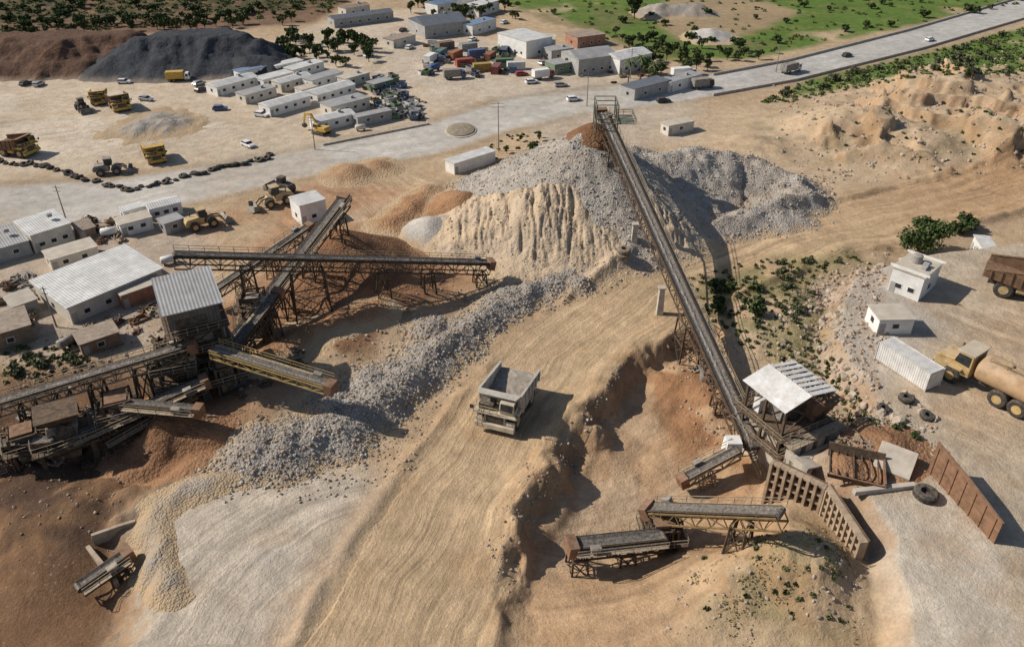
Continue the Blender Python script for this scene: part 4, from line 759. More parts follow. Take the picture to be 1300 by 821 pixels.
for P,n,l,g in [([(0,355),(60,350),(60,430),(0,430)],20,'scrap metal lying left of the wide white roof','scrap left of the wide white roof'),([(110,410),(205,385),(210,440),(90,450)],20,'scrap metal lying between the wide white roof and the screening tower','scrap by the screening tower'),([(90,280),(150,270),(240,300),(160,310),(100,310)],14,'scrap metal lying round the little shed group','scrap by the little sheds'),([(465,100),(540,130),(520,155),(470,140)],30,'scrap metal in the crowded storage strip right of the prefab huts','scrap in the storage strip'),([(535,58),(660,65),(660,98),(560,95)],32,'scrap metal piled around the container yard','scrap in the container yard'),([(40,510),(260,490),(270,560),(60,620),(20,570)],44,'scrap metal lying below the lower left conveyors','scrap below the left conveyors'),([(870,455),(905,450),(915,500),(885,500)],6,'scrap metal at the foot of the high conveyor trestle','scrap by the high conveyor'),([(1060,560),(1110,555),(1100,580),(1060,585)],7,'scrap metal beside the crusher house platform','scrap by the crusher house'),([(280,470),(340,440),(400,410),(380,460),(310,510)],12,'scrap metal lying right of the screening tower','scrap right of the screening tower'),([(680,70),(830,92),(820,108),(690,100)],14,'scrap metal lying among the far white halls','scrap among the far halls')]:
    for x,y in inpoly(P,n): scrapframe(l,x,y,random.uniform(.6,1.2),g)
for l,x,y,a,c,s in [('white fuel tank beside the small white sheds',140,300,20,WHT,1),('grey fuel tank left of the brown hut',88,440,60,GREYST,1),('rusty tank lying below the screening tower',215,475,10,RUST,1),('white tank standing behind the wide white roof',215,335,30,WHT,.9),('blue tank in the container yard',552,90,40,CB,1.2),('pale tank by the hut nearest the excavator',458,166,20,CREAM,.9)]: fueltank(l,x,y,R(a),c,None,s)
q=hit(585,166); o=part(MB().lathe((0,0,-.2),(0,0,1),[(0,4.4),(.38,4.4),(.45,4.2)],28),'traffic_island',CONC,None,loc=q); o.scale=(1,1.35,1); tag(o,'oval kerbed island in the middle of the paved road junction','traffic island')
o=part(MB().lathe((0,0,.25),(0,0,1),[(0,3.9),(.25,3.8),(.55,2.6),(.7,.8)],24),'soil_top',mat('island_soil',(.2,.17,.12),.95),o)
# ---------------------------------------------------------------- tyres, boulders, poles, barriers
TM=MB().lathe((0,0,0),(0,0,1),[(0,.45),(0,.85),(.12,1),(.55,1),(.67,.85),(.67,.45),(.3,.42)],16)
ty=part(TM,'old_tyre',TYRE); tag(ty,'dark old tyre in the row edging the truck yard','tyre','tyres edging the truck yard')
first=True; pts=[(0,206),(60,212),(110,228),(165,243),(230,226),(290,212),(352,198)]
for a,b in zip(pts,pts[1:]):
    n=max(2,int(math.hypot(b[0]-a[0],(b[1]-a[1])*2)/7.5))
    for i in range(n):
        o=ty if first else ty.copy()
        if not first: C.objects.link(o)
        first=False; q=hit(a[0]+(b[0]-a[0])*i/n+random.uniform(-3,3),a[1]+(b[1]-a[1])*i/n+random.uniform(-2.5,2.5)); o.location=q; o.scale=(random.uniform(.6,1.15),)*3; o.rotation_euler=(random.uniform(-.4,.4),random.uniform(-.4,.4),0)
dusty=part(TM,'old_tyre',mat('dusty_tyre',(.13,.11,.09),.95,0,.3,2,.8,(.36,.28,.2))); q=hit(790,336); q.z=HP(q.x,q.y); dusty.location=q; dusty.scale=(1.35,)*3; dusty.rotation_euler=(.1,0,.3); tag(dusty,'dusty big tyre lying flat left of the concrete pillars','tyre')
d2=dusty.copy(); C.objects.link(d2); d2.location=q+Vector((.1,.1,.93)); d2.scale=(1.3,)*3; d2['label']='dusty big tyre stacked on top of the flat one by the pillars'
for l,x,y,s,rx in [('single big tyre lying on the concrete ramp by the rusty steel wall',1174,630,1.45,0),('old tyre lying among boulders above the rusty wall',1150,508,1.1,0),('old tyre lying right of the boulder tyre',1176,530,1.0,.2),('old tyre on the terrace edge beside the container',1120,520,.9,.3)]:
    o=ty.copy(); C.objects.link(o); q=hit(x,y); o.location=q; o.scale=(s,)*3; o.rotation_euler=(rx,0,.6); o['label']=l; del o['group']
MBO=stonemat('boulder_stone',(.50,.43,.35),(.38,.315,.25),(.36,.25,.165),.8,.6,.5,.25); BMS=[]
for k in range(4):
    me=bpy.data.meshes.new('boulder'); bm=bmesh.new(); bmesh.ops.create_icosphere(bm,subdivisions=2,radius=1)
    ds=[Vector((random.gauss(0,1),random.gauss(0,1),random.gauss(0,1))).normalized() for _ in range(9)]
    for v in bm.verts:
        for d in ds:
            e=v.co.dot(d)-.55
            if e>0: v.co-=d*e
        v.co*=1+.14*(random.random()-.5)
    bm.to_mesh(me); bm.free(); me.materials.append(MBO); BMS.append(me)
def boulders(line,n,jit,lo,hi,label,group):
    for i in range(n):
        t=random.random()*(len(line)-1); k=int(t); f=t-k; a,b=line[k],line[k+1]; q=hit(a[0]+(b[0]-a[0])*f+random.uniform(-jit,jit),a[1]+(b[1]-a[1])*f+random.uniform(-jit,jit)*.6)
        o=bpy.data.objects.new('boulder',random.choice(BMS)); C.objects.link(o); s=lo+(hi-lo)*random.random()**2.5; o.location=q+Vector((0,0,s*.12)); o.scale=(s*random.uniform(.8,1.4),s*random.uniform(.8,1.3),s*random.uniform(.6,1)); o.rotation_euler=(random.random(),random.random(),random.uniform(0,6)); tag(o,label,'boulder',group)
boulders([(1135,325),(1062,352),(1036,400),(1060,450),(1098,505),(1140,545)],120,22,.22,1.05,'pale boulder on the bank edging the right terrace','boulders on the terrace bank')
boulders([(1140,500),(1180,525),(1190,545)],18,8,.3,.8,'pale boulder beside the rusty steel wall','boulders by the steel wall')
boulders([(630,700),(690,605),(760,510)],14,6,.2,.5,'brown boulder along the rim of the pit','boulders on the pit rim')
boulders([(330,585),(270,600),(200,640)],26,8,.25,.6,'grey boulder at the foot of the stone berm','boulders at the berm foot')
boulders([(1010,225),(1130,205),(1300,180)],30,10,.3,.9,'tan boulder on the far right earth slopes','boulders on the far right slopes')
def pole(label,px,py,h,arm=1.6):
    t=root('utility_pole',label,'pole',hit(px,py)); part(MB().cyl((0,0,-.2),(0,0,h),.16,8,.09),'mast',GREYST,t)
    for z in (h-.4,h-1.3): part(MB().bar((-arm,0,z),(arm,0,z),.1),'cross_arm',GREYST,t)
pole('tall utility pole beside the white cabin on the road edge',633,192,13); pole('utility pole beside the road at the left sheds',86,285,9,.8); pole('utility pole by the far road junction',745,135,10); pole('utility pole among the far roadside trees',800,100,10); pole('utility pole beside the prefab huts',400,190,9,.8); pole('utility pole on the road bend to the far right',985,92,9); pole('thin pole beside the left frame edge sheds',72,415,8,.5)
def barrier(label,pts,h=.8,w=.4):
    P=[hit(*p) for p in pts]; P=[x for a,b in zip(P,P[1:]) for x in [a.lerp(b,i/6) for i in range(6)]]+[P[-1]]; mb=MB()
    for a,b in zip(P,P[1:]): a.z=float(H(np.array([a.x]),np.array([a.y]))[0]); mb.bar(a+Vector((0,0,h/2)),b+Vector((0,0,h/2)),w,h)
    o=part(mb,'road_barrier',CONC,None,True,loc=P[0]); tag(o,label,'barrier')
barrier('long pale concrete barrier on the near edge of the far road',[(905,122),(1010,103),(1170,63),(1325,17)]); barrier('long pale concrete barrier on the far edge of the far road',[(905,96),(1000,78),(1150,40),(1315,-8)]); barrier('short kerb wall along the road below the prefab huts',[(410,185),(480,171),(545,158)],.5,.4)
for l,x,y,h in [('square concrete pillar below the high conveyor nearest the haul road',837,398,5.2),('square concrete pillar at the upper edge of the haul road',828,322,3.6),('square concrete pillar left of its twin on the road edge',803,326,3.4)]:
    q=hit(x,y); q.z=HP(q.x,q.y); o=part(MB().hexa([(-.6,-.6,-.8),(.6,-.6,-.8),(.6,.6,-.8),(-.6,.6,-.8),(-.45,-.45,h),(.45,-.45,h),(.45,.45,h),(-.45,.45,h)]).box(-.65,.65,-.65,.65,h+.003,h+.25),'concrete_pillar',CONC,None,loc=q); tag(o,l,'pillar')
# ---------------------------------------------------------------- conveyors
def trestle(root_,P,w,ang,m,zg=None,spread=.35,wid=None,nm='trestle'):
    zg=HP(P.x,P.y)-.6 if zg is None else zg; h=P.z-zg; wb=w/2+spread*min(h,12)*.18; lv=max(1,int(h/3.2)); c,s=math.cos(ang),math.sin(ang); d=wid or .9; db=d+h*.05
    def pt(i,t): a,b=i; W_=(w/2)*(1-t)+wb*t; D=d*(1-t)+db*t; return Vector((P.x+c*a*D-s*b*W_,P.y+s*a*D+c*b*W_,P.z-h*t))
    L=[(1,1),(1,-1),(-1,-1),(-1,1)]; mb=MB()
    for q in L: mb.bar(pt(q,0),pt(q,1),.24)
    for k in range(lv+1):
        for i in range(4): mb.bar(pt(L[i],k/lv*.98),pt(L[(i+1)%4],k/lv*.98),.15)
    for k in range(lv):
        for i in range(4):
            mb.bar(pt(L[i],k/lv*.98),pt(L[(i+1)%4],(k+1)/lv*.98),.12); mb.bar(pt(L[(i+1)%4],k/lv*.98),pt(L[i],(k+1)/lv*.98),.12)
    part(mb,nm,m,root_,True)
def conveyor(label,a,b,w=1.5,d=1.3,tr=(),m=STEEL,walk=1,load=True,mt=None,twid=None,railm=None):
    mt=mt or m; u=(b-a); L=u.length; u.normalize(); n=u.cross(Vector((0,0,1))).normalized(); v=n.cross(u)
    base=Vector((a.x,a.y,HP(a.x,a.y))); t=root('conveyor',label,'conveyor',base); ang=math.atan2(u.y,u.x)
    N=max(3,int(L/2.2)); mb=MB(); P=lambda k,s,z:a+u*(L*k/N)+n*(s*w/2)+v*z
    for s in (-1,1):
        mb.bar(P(0,s,0),P(N,s,0),.2); mb.bar(P(0,s,-d),P(N,s,-d),.2)
        for k in range(N+1):
            mb.bar(P(k,s,-d),P(k,s,0),.12)
            if k<N: mb.bar(P(k,s,-d if k%2 else 0),P(k+1,s,0 if k%2 else -d),.11)
    for k in range(N+1): mb.bar(P(k,-1,-d),P(k,1,-d),.1)
    part(mb,'truss',m,t,True)
    mb=MB(); sec=[(-1.0,.42),(-.5,.22),(.5,.22),(1.0,.42)]; vs=[];fs=[]
    for k in (0,N):
        for s,z in sec: vs.append(P(k,s*.85,z))
    for i in range(3): fs.append((i,i+1,i+5,i+4))
    mb.add(vs,fs); mb.bar(P(0,0,-.25),P(N,0,-.25),w*.8,.05); part(mb,'belt',BELT,t,True)
    mb=MB()
    for s in (-1,1): mb.bar(P(0,s,.38),P(N,s,.38),.1)
    for k in range(N+1): mb.bar(P(k,-1,.14),P(k,1,.14),.12); mb.bar(P(k,-1,.02),P(k,-1,.42),.08); mb.bar(P(k,1,.02),P(k,1,.42),.08)
    part(mb,'idler_frame',mt,t,True)
    if load:
        mb=MB(); K=N*3
        vs=[];fs=[]
        for k in range(K+1):
            r=random.uniform(.12,.34)
            for s,z in ((-r,.235),(random.uniform(-.1,.1),.30+random.uniform(-.03,.1)),(r,.235)): vs.append(P(k/3,s,z))
        for k in range(K):
            for i in range(2): fs.append((k*3+i,k*3+i+1,k*3+i+4,k*3+i+3))
        mb.add(vs,fs); part(mb,'stone_load',M_load,t,True)
    for s in ([walk] if walk else []):
        mb=MB(); q=lambda k:P(k,s,-.12)+n*(s*.5); mb.bar(q(0),q(N),.8,.06)
        for k in range(0,N+1): mb.bar(P(k,s,-.2),q(k)+n*(s*.4),.08)
        part(mb,'walkway',TAN,t,True); mb=MB(); o_=n*(s*.4)
        for k in range(0,N+1): mb.bar(q(k)+o_,q(k)+o_+Vector((0,0,1.05)),.07)
        for z in (.55,1.05): mb.bar(q(0)+o_+Vector((0,0,z)),q(N)+o_+Vector((0,0,z)),.07)
        part(mb,'handrail',railm or TAN,t,True)
    for nm,k in (('tail_pulley',0),('head_pulley',N)): c=P(k,0,.0); part(MB().cyl(c-n*w*.48,c+n*w*.48,.36,12),nm,BLK,t,True)
    c=P(N,0,0); part(MB().hexa([c+n*x*w*.62+u*y+v*z for z in (-1.0,.7) for x,y in ((-1,-.4),(1,-.4),(1,.8),(-1,.8))]),'head_chute',RUST,t,True)
    c=P(N-1,walk or 1,.1)+n*(walk or 1)*.3; part(MB().hexa([c+n*x*.35+u*y*.6+v*z for z in (0,.7) for x,y in ((-1,-1),(1,-1),(1,1),(-1,1))]),'drive_motor',GREYST,t,True)
    for q in tr:
        tt,wd=q if isinstance(q,tuple) else (q,twid or .9); trestle(t,a+u*L*tt-v*(d+.1),w+.3,ang,mt,None,.35,wd)
    return t
A=up(955,568,592); B=up(763,142,252)
main=conveyor('long high conveyor climbing from the crusher to the tall stone cone',A,B,2.1,1.9,(.12,(.30,1.8),(.88,2.4)),STEEL,1,True,STEEL,None,TAN)
tp=A+(B-A)*.96; mb=MB()
for s in (-1,1):
    for q in (-4.,-1,2.): mb.bar(tp+Vector((s*2.2,q,-3)),tp+Vector((s*2.2,q,4.6)),.2)
    for z in (-3,.6,4.6): mb.bar(tp+Vector((s*2.2,-4,z)),tp+Vector((s*2.2,2,z)),.16)
    for z in (-3,.6): mb.bar(tp+Vector((s*2.2,-4,z)),tp+Vector((s*2.2,-1,z+3.4)),.13); mb.bar(tp+Vector((s*2.2,-1,z)),tp+Vector((s*2.2,2,z+3.4)),.13)
for q in (-4.,-1,2.):
    for z in (.6,4.6): mb.bar(tp+Vector((-2.2,q,z)),tp+Vector((2.2,q,z)),.16)
rail(mb,[tp+Vector((2.2,2,.6)),tp+Vector((6,2,.6)),tp+Vector((6,-4,.6)),tp+Vector((2.2,-4,.6))],1.1,1.5,.08); mb.bar(tp+Vector((4.1,2,.55)),tp+Vector((4.1,-4,.55)),3.6,.08)
part(mb,'head_gantry',mat('green_grey_steel',(.10,.13,.10),.8,.1),main,True)
conveyor('long level truss conveyor from the tower top to the stone berm',up(222,324,436),up(622,334,358),1.7,2.0,(.2,(.38,2.6),.62,.78,.97),STEEL,-1,True)
conveyor('dark steep conveyor rising over the red earth pile',up(300,428,448),up(436,252,338),1.9,1.8,(.35,.62,.9),STEEL,1,False)
conveyor('pale conveyor parallel and left of the dark steep one',up(262,376,396),up(392,288,332),1.5,1.4,(.3,.6,.9),TAN,-1,True)
conveyor('yellowish short conveyor dropping stone on the end of the berm',up(270,444,505),up(418,490,540),1.5,1.0,(),OCH,-1,True,OCH,None,OCH)
conveyor('long conveyor reaching from the left frame edge to the screening tower',up(-50,526,575),up(242,438,500),1.8,1.7,(.25,.4,.55,.75),TAN,-1,True,STEEL)
conveyor('lower conveyor feeding from the crusher below the long left conveyor',up(62,570,588),up(258,484,512),1.6,1.4,(.3,.55,.8),STEEL,1,True)
conveyor('short inner conveyor between the crusher and rusty fines heap',up(135,560,575),up(240,500,518),1.3,1.1,(.6,),STEEL,1,False)
conveyor('dark conveyor linking the tower foot to the steep conveyor tail',up(278,470,500),up(352,372,425),1.4,1.3,(.4,.8),STEEL,-1,False)
conveyor('short dark conveyor leaving the jaw crusher at the left frame edge',up(66,560,590),up(-60,572,602),1.4,1.2,(.5,),STEEL,1,False)
conveyor('dark cross conveyor between the lower left towers',up(160,512,548),up(250,520,548),1.3,1.2,(.5,),STEEL,1,False)
conveyor('dark ochre level conveyor crossing the pit below the crusher house',up(990,652,688),up(824,646,676),1.9,1.6,(.3,.85),DOCH,1,False,STEEL)
conveyor('lowest conveyor in the pit running to the rusty foreground frame',up(842,680,702),up(728,692,722),1.9,1.6,(.4,.93),STEEL,-1,False)
conveyor('short pale conveyor beside the tail of the high conveyor',up(936,572,600),up(868,608,624),1.3,1.1,(.6,),TAN,1,False)
conveyor('small conveyor at the bottom left walled bay',up(100,745,760),up(160,704,722),1.3,1.1,(.7,),STEEL,1,False)
# ---------------------------------------------------------------- plant towers
def tower(name,label,P,rz,w,d,levels,top,clad,cm,roofs,rm,machines):
    t=root(name,label,'plant tower',P,rz); X,Y=w/2,d/2; zb=-1.5
    for x in (-X,X):
        for y in (-Y,0,Y): part(MB().box(x-.17,x+.17,y-.17,y+.17,zb,top),'column',STEEL,t)
    mb=MB(); zs=[0]+levels+[top]
    for z0,z1 in zip(zs,zs[1:]):
        for y in (-Y,Y): mb.bar((-X,y,z0),(X,y,z1),.15); mb.bar((X,y,z0),(-X,y,z1),.15); mb.bar((-X,y,z1-.2),(X,y,z1-.2),.22)
        for x in (-X,X): mb.bar((x,-Y,z0),(x,0,z1),.15); mb.bar((x,Y,z0),(x,0,z1),.15); mb.bar((x,-Y,z1-.2),(x,Y,z1-.2),.22)
    part(mb,'bracing',STEEL,t)
    for z in levels:
        f=part(MB().box(-X-1.1,X+1.1,-Y-1.1,Y+1.1,z,z+.12),'floor',STEEL,t); mb=MB(); e=1.05; rail(mb,[(-X-e,-Y-e,z+.12),(X+e,-Y-e,z+.12),(X+e,Y+e,z+.12),(-X-e,Y+e,z+.12),(-X-e,-Y-e,z+.12)],1.05,1.4,.07); part(mb,'handrail',TAN,f)
    if clad:
        z0,z1=clad; g=.19; mb=MB()
        mb.box(-X-g-.05,X+g+.05,-Y-g-.06,-Y-g,z0,z1); mb.box(-X-g-.05,X+g+.05,Y+g,Y+g+.06,z0,z1); mb.box(-X-g-.06,-X-g,-Y-g+.003,Y+g-.003,z0,z1); mb.box(X+g,X+g+.06,-Y-g+.003,Y+g-.003,z0,z1); part(mb,'cladding',cm,t)
        part(MB().box(-X+.6,X-1.6,-Y-g-.09,-Y-g-.05,z0,z0+1.6),'dark_opening_panel',BLK,t); part(MB().box(X+g+.05,X+g+.09,-Y+.8,Y-1.5,z0,z0+1.3),'dark_opening_panel',BLK,t)  # black panels on solid cladding, painting the shade inside openings
    for r in roofs: part(r,'roof_sheet',rm,t)
    for mb,nm,m_ in machines: part(mb,nm,m_,t)
    n=int(levels[0]/.25); mb=MB(); xa=-X-1.8
    for k in range(n): mb.box(xa-.5,xa+.4,-Y+k*.28,-Y+k*.28+.26,k*.25,k*.25+.05)
    mb.bar((xa-.5,-Y,0),(xa-.5,-Y+n*.28,levels[0]),.08,.2); mb.bar((xa+.4,-Y,0),(xa+.4,-Y+n*.28,levels[0]),.08,.2); rail(mb,[(xa-.5,-Y,.1),(xa-.5,-Y+n*.28,levels[0]+.1)],1,1.2); part(mb,'stair',TAN,t)
    return t
rf=MB().hexa([(-4.2,-4.6,15.4),(4.2,-4.6,15.4),(4.2,4.4,17.0),(-4.2,4.4,17.0),(-4.2,-4.6,15.55),(4.2,-4.6,15.55),(4.2,4.4,17.15),(-4.2,4.4,17.15)])
mach=[(MB().hexa([(-2,-2.5,8.6),(2,-2.5,8.6),(2,2.5,10.1),(-2,2.5,10.1),(-2,-2.5,9.8),(2,-2.5,9.8),(2,2.5,11.3),(-2,2.5,11.3)]),'vibrating_screen',GREYST),(MB().fru(0,0,5,.8,.8,8,2.4,2.4),'hopper',RUST),(MB().box(-1.4,1.4,-1.6,1.6,4.2,5),'feeder',GREYST),
      (MB().hexa([(-2.9,-4.6,1.2),(-1.5,-4.6,1.2),(-1.5,-3.8,1.2),(-2.9,-3.8,1.2),(-2.9,-3.6,9),(-1.3,-3.6,9),(-1.3,-2.6,9),(-2.9,-2.6,9)]),'chute',TAN),(MB().hexa([(1.3,-5.4,2.5),(2.6,-5.4,2.5),(2.6,-4.6,2.5),(1.3,-4.6,2.5),(1.0,-3.7,8),(2.6,-3.7,8),(2.6,-2.7,8),(1.0,-2.7,8)]),'chute',RUST),
      (MB().box(1.2,2.6,-1,1,4.13,5.6),'drive_motor',GREYST),(MB().box(-2.9,-1.7,.8,2.4,8.13,9.6),'electrical_cabinet',GREYW),(MB().cyl((3.6,-2,-.5),(3.6,-2,11),.25,10),'dust_pipe',GREYST),(MB().hexa([(4.4,-1.5,8),(4.4,1.5,8),(3.6,1.5,8),(3.6,-1.5,8),(5.4,-1.5,5),(5.4,1.5,5),(4.8,1.5,5),(4.8,-1.5,5)]),'discharge_chute',RUST)]
P=hit(264,478); P.z=HP(P.x,P.y)-.5
tower('screening_tower','tall screening tower with a grey corrugated roof at left',P,R(28),6.6,7,[4,8,11.4],15.6,(12.3,15.4),mat('grey_cladding',(.12,.115,.11),.75,.1,.35,.8,.4,(.30,.24,.18),('X',.5)),[rf],RG,mach)
def small_tower(label,x,y,a,w,d,lv,top,dz=-.3):
    P=hit(x,y); P.z=HP(P.x,P.y)+dz
    tower('transfer_tower',label,P,R(a),w,d,lv,top,None,None,[],RG,[(MB().fru(0,0,lv[0]+.2,.6,.6,lv[0]+2.4,w*.4,d*.4),'hopper',RUST),(MB().box(-w*.33,w*.3,-d*.3,d*.3,lv[-1]+.13,lv[-1]+1.4),'gearbox_cover',GREYST),(MB().box(-w*.38,w*.38,-d*.28,d*.28,.2,2.2),'screen_box',TAN)])
small_tower('low open steel transfer tower at the foot of the screening tower',232,500,20,4.2,4,[3.2,6.2],8.6)
small_tower('small open steel tower between the jaw crusher and the transfer tower',158,540,25,3.6,3.6,[3.0],5.4)
small_tower('open steel tower under the long level conveyor beside the red pile',330,425,10,3.4,3.4,[3.4,6.6],8.5)
small_tower('small open steel tower left of the jaw crusher',40,578,30,3.4,3.4,[2.8],5.0)
small_tower('small open steel tower right of the screening tower foot',292,492,28,3.2,3.2,[3.0],5.2)
small_tower('small open steel tower joining the two low conveyors in the pit',838,690,5,3.2,3.0,[2.4],4.2)
q=hit(90,574); q.z-=.5
def crusher(label,q,rz,sc=1):
    t=root('rock_crusher',label,'crusher',q,rz,None,sc)
    for x in (-2.4,2.4):
        for y in (-1.8,1.8): part(MB().box(x-.2,x+.2,y-.2,y+.2,-1,2.6),'leg',STEEL,t)
    f=part(MB().box(-3.2,3.2,-2.5,2.5,2.6,2.8),'platform',STEEL,t); mb=MB(); rail(mb,[(-3.1,-2.4,2.8),(3.1,-2.4,2.8),(3.1,2.4,2.8),(-3.1,2.4,2.8),(-3.1,-2.4,2.8)],1.1); part(mb,'handrail',TAN,f)
    part(MB().prism([(-1.6,2.8),(1.2,2.8),(1.7,4.6),(-1.2,5.0)],-1.1,1.1),'jaw_housing',GREYST,t)
    for y in (-1.5,1.5): part(MB().cyl((.3,y-.15,4.1),(.3,y+.15,4.1),1.0,18),'flywheel',BLK,t)
    part(MB().hexa([(-1.1,-.9,5.0),(1.1,-.9,4.7),(1.1,.9,4.7),(-1.1,.9,5.0),(-2.1,-1.8,6.3),(2.1,-1.8,6.2),(2.1,1.8,6.2),(-2.1,1.8,6.3)]),'feed_hopper',STEEL,t)
    part(MB().box(-2.9,-1.9,-.6,.6,2.8,3.7),'motor',GREYST,t); part(MB().prism([(-1.4,.2),(1.0,.2),(1.4,2.5),(-1.7,2.5)],-.8,.8),'discharge_chute',RUST,t)
crusher('grey jaw crusher on a steel platform at the lower left',q,R(30),1.3)
q=G(994,524,4); q.z=-2.6
rr1=MB();rr2=MB()
for k in range(8):
    y0=-4.0+k*1.0; e=0 if k==0 else .004
    rr1.hexa([(-4.6,y0+e,11.2),(-.1,y0+e,12.4),(-.1,y0+1.0,12.4),(-4.6,y0+1.0,11.2),(-4.6,y0+e,11.28),(-.1,y0+e,12.48),(-.1,y0+1.0,12.48),(-4.6,y0+1.0,11.28)])
    rr2.hexa([(.1,y0,12.4),(4.6,y0,11.6),(4.6,y0+.62,11.6),(.1,y0+.62,12.4),(.1,y0,12.48),(4.6,y0,11.68),(4.6,y0+.62,11.68),(.1,y0+.62,12.48)])
for y in (-3.2,0,3.2): rr2.bar((.1,y,12.3),(4.6,y,11.5),.12)
for x in (.4,2.4,4.3): rr2.bar((x,-4,12.32-.178*x),(x,4,12.32-.178*x),.14)
mach=[(MB().prism([(-1.8,6.8),(1.5,6.8),(1.9,9.0),(-1.5,9.3)],-1.2,1.2),'jaw_housing',GREYST),(MB().cyl((.2,-1.9,8),(.2,-1.6,8),1.1,18),'flywheel',BLK),(MB().box(2.2,3.2,1,2.2,6.73,7.8),'motor',GREYST),(MB().fru(3.2,-2.4,6.73,1.2,.9,9.6,2.2,1.6,1.0),'feed_chute',RUST),(MB().box(-3.2,-2.0,1.5,2.6,6.73,8.8),'control_cabin',WHT),(MB().box(-4.6,5.4,-6.3,-4.7,6.6,6.72),'front_platform',TAN),
      (MB().box(-4.0,4.0,-3.2,3.6,-1.6,3.3),'concrete_base',CONC),(MB().box(-3.2,3.2,-2.6,2.9,3.8,6.5),'crusher_block',mat('dusty_concrete',(.36,.31,.25),.95,0,.35,.8,.6))]
ch=tower('crusher_house','crusher house with two white sheet roofs beside the high conveyor tail',q,R(28),7.6,7,[3.6,6.6],11.4,None,None,[rr1,rr2],mat('white_roof_sheet',(.74,.74,.72),.5,.1,.2,.5,.35),mach)
mb=MB(); rail(mb,[(-4.6,-6.25,6.72),(5.4,-6.25,6.72),(5.4,-4.8,6.72)],1.1,1.3,.07); part(mb,'handrail',TAN,ch)
for x in (-3.4,-1.2,1,3.2): part(MB().box(x-.6,x+.6,-6.2,-4.9,-2,6.55),'concrete_pier',CONC,ch)
for x in (-4.2,-2.2,-.2): part(MB().box(x-.5,x+.5,-9.2,-6.3,-1.5,4.6-.3*x),'concrete_pier',CONC,ch)
part(MB().box(-4.7,3.8,-6.9,-6.303,-2,5.2),'concrete_front_wall',mat('stained_concrete',(.38,.31,.23),.95,0,.4,.7,.6),ch)
part(MB().hexa([(-4.7,-9.3,5.9),(.4,-9.3,4.7),(.4,-6.95,4.7),(-4.7,-6.95,5.9),(-4.7,-9.3,6.15),(.4,-9.3,4.95),(.4,-6.95,4.95),(-4.7,-6.95,6.15)]),'concrete_deck',CONC,ch)
def ribwall(label,a,b,z0,z1,nc,nr,m=CONC):
    a=Vector(a);b=Vector(b); d=(b-a); L=math.hypot(d.x,d.y); rz=math.atan2(d.y,d.x); t=root('retaining_wall',label,'retaining wall',(a.x,a.y,z0),rz); h=z1-z0
    part(MB().box(0,L,0,.35,0,h),'wall_panel',mat('brown_shaded_concrete',(.13,.085,.055),.95,0,.35,.8,.4,(.25,.165,.10)),t)  # brown recess backs, darkened in colour to give the recesses shade
    for i in range(nc+1): part(MB().box(L*i/nc-.17,L*i/nc+.17,-1.0,-.003,0,h+.05),'buttress',m,t)
    for k in range(nr+1): 
        mb=MB()
        for i in range(nc): mb.box(L*i/nc+.173,L*(i+1)/nc-.173,-.85,-.003,h*k/nr*.97,h*k/nr*.97+.28)
        part(mb,'beam',m,t)
    return t
TC=mat('rust_stained_concrete',(.35,.265,.185),.95,0,.4,.8,.6,(.42,.31,.21))
ribwall('tall ribbed retaining wall below the crusher house',G(990,578,4)+Vector((-1.2,-1.4,0)),G(1052,610,4)+Vector((-.8,-1.2,0)),-4.0,4.6,7,6,TC)
ribwall('ribbed retaining wall holding the tipping ramp',G(1054,609,4)+Vector((-.6,-1.2,0)),G(1104,680,4)+Vector((-.8,-1.2,0)),-2.6,4.5,9,6,TC)
def hopper():
    q=G(1085,598,4); t=root('feed_hopper','open steel feed hopper with red soil at the head of the tipping ramp','hopper',q,R(-20))
    part(MB().hexa([(-3.2,-2.2,.0),(3.2,-2.2,.0),(3.2,-2.0,.0),(-3.2,-2.0,.0),(-3.4,-2.6,.9),(3.4,-2.6,.9),(3.4,-2.4,.9),(-3.4,-2.4,.9)]),'side_plate',RUST,t)
    part(MB().hexa([(-3.2,2.0,.0),(3.2,2.0,.0),(3.2,2.2,.0),(-3.2,2.2,.0),(-3.4,2.4,1.8),(3.4,2.4,1.8),(3.4,2.6,1.8),(-3.4,2.6,1.8)]),'side_plate',STEEL,t)
    part(MB().box(3.21,3.4,-2.4,2.4,-.2,1.2),'end_plate',RUST,t)
    for i in range(7): part(MB().bar((-3.1+i*.95,-2.3,.8),(-3.1+i*.95,2.3,.8),.12,.2),'grizzly_bar',STEEL,t)
    mb=MB(); vs=[];fs=[]
    for j in range(7):
        for i in range(11): vs.append((-3.1+.62*i,-1.95+.65*j,.45+.65*math.sin(i*.6)*math.sin(j*.5)+random.uniform(0,.3)))
    for j in range(6):
        for i in range(10): fs.append((j*11+i,j*11+i+1,j*11+i+12,j*11+i+11))
    part(mb.add(vs,fs),'soil_load',M_red,t,smooth=True)
hopper()
pile('hopper_spill','spilled red soil heap between the hopper and the leaning slab',[cone(1118,598,1.6,.4,51,.8)],M_red,.35)
a=G(1178,598,4); b=G(1262,690,4); L=(b-a).length; rz=math.atan2(b.y-a.y,b.x-a.x)
t=root('steel_side_wall','rusty steel side wall along the right of the tipping ramp','wall',a,rz); part(MB().prism([(0,-.5),(L,-.5),(L,3.2),(L*.8,3.6),(L*.5,4.2),(L*.2,4.5),(0,4.8)],-.08,.08),'plate',RUST,t)
for i in range(7):
    x=L*(i+.3)/6.8; part(MB().box(x-.12,x+.12,.083,.35,-.3,4.4-1.2*x/L),'stiffener',STEEL,t); part(MB().box(x-.1,x+.1,-.2,-.083,-.3,4.4-1.2*x/L),'stiffener',RUST,t)
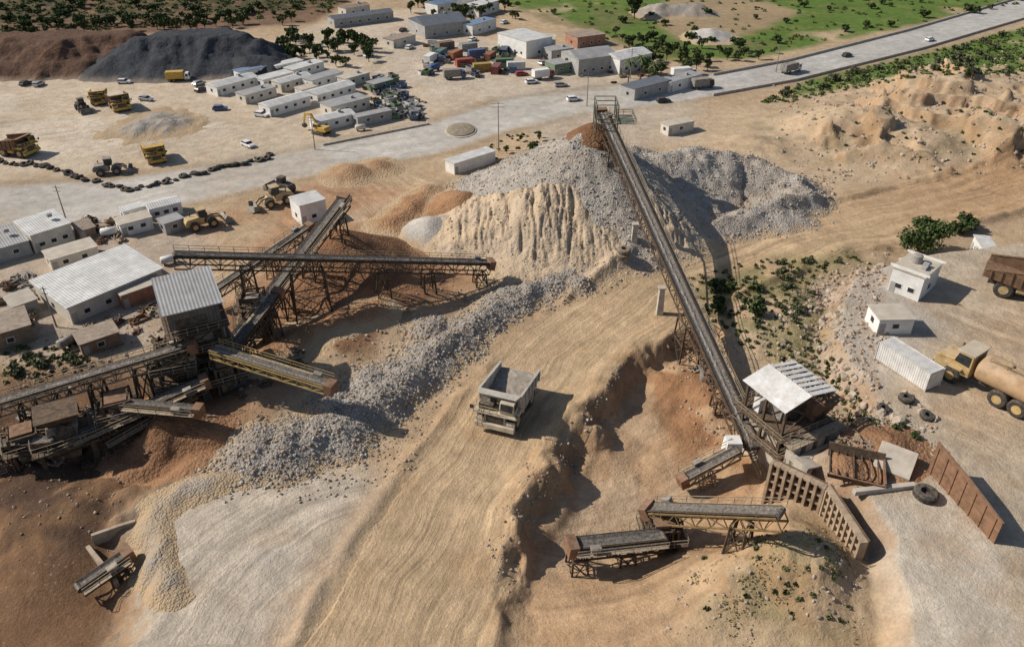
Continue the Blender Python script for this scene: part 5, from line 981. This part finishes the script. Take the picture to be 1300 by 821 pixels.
part(MB().bar((0,0,4.85),(L*.5,0,4.25),.3,.16).bar((L*.5,0,4.25),(L,0,3.25),.3,.16),'top_rail',RUST,t)
for k,(x,y,rzz,l) in enumerate([(1135,590,-35,'grey concrete slab leaning at the head of the ramp'),(1122,622,8,'long concrete kerb beam across the top of the ramp')]):
    q=G(x,y,4); q.z=float(H(np.array([q.x]),np.array([q.y]))[0]); mb=MB()
    if k==0: mb.hexa([(-2.2,-2.2,.1),(2.2,-2.2,.1),(2.2,1.8,1.4),(-2.2,1.8,1.4),(-2.2,-2.3,.5),(2.2,-2.3,.5),(2.2,1.7,1.8),(-2.2,1.7,1.8)])
    else: mb.box(-4.0,4.0,-.35,.35,-.1,.6)
    o=part(mb,'concrete_slab',CONC,None,loc=q,bev=.04); o.rotation_euler=(0,0,R(rzz)); tag(o,l,'slab')
q=up(930,566,592); o=part(MB().fru(0,0,-1.2,1.2,1,1.2,1.0,.9),'chute_cover',WHT,main); o.location=q-main.location
for l,p1,p2,h in [('concrete bay wall at the back of the bottom left bay',(120,690),(172,660),1.6),('concrete bay wall on the left of the bottom left bay',(112,695),(150,745),1.3)]:
    a=hit(*p1); b=hit(*p2); a.z=b.z=min(a.z,b.z)-.4; L=(b-a).length; o=part(MB().prism([(0,0),(L,0),(L,h+.3),(L*.6,h+.4),(0,h+.4)],-.25,.25),'bay_wall',mat('stained_concrete',(.38,.31,.23)),None,loc=a,bev=.03); o.rotation_euler=(0,0,math.atan2(b.y-a.y,b.x-a.x)); tag(o,l,'wall')
# ---------------------------------------------------------------- light, sky, camera
el=R(38); dv=Vector((math.cos(el)*.985,-math.cos(el)*.17,-math.sin(el)))
sl_=bpy.data.lights.new('sun','SUN'); sl_.energy=4.8; sl_.angle=R(.5); sl_.color=(1,.93,.83); so=bpy.data.objects.new('sun',sl_); C.objects.link(so); so.rotation_euler=dv.to_track_quat('-Z','Y').to_euler(); so.location=(0,0,200)
w=bpy.data.worlds.new('World'); S.world=w; w.use_nodes=True; nt=w.node_tree; sk=nt.nodes.new('ShaderNodeTexSky'); sk.sky_type='NISHITA'; sk.sun_disc=False; sk.sun_elevation=el; sk.sun_rotation=R(-80)
nt.links.new(sk.outputs[0],nt.nodes['Background'].inputs[0]); nt.nodes['Background'].inputs[1].default_value=.08
cd=bpy.data.cameras.new('camera'); cd.sensor_width=36; cd.lens=36*F/1300; cd.shift_y=-45/1300; cd.clip_end=3000; co=bpy.data.objects.new('camera',cd); C.objects.link(co); co.location=(0,0,HC); co.rotation_euler=(R(59),0,0); S.camera=co
S.view_settings.view_transform='Standard'; S.view_settings.look='None'; S.view_settings.exposure=0
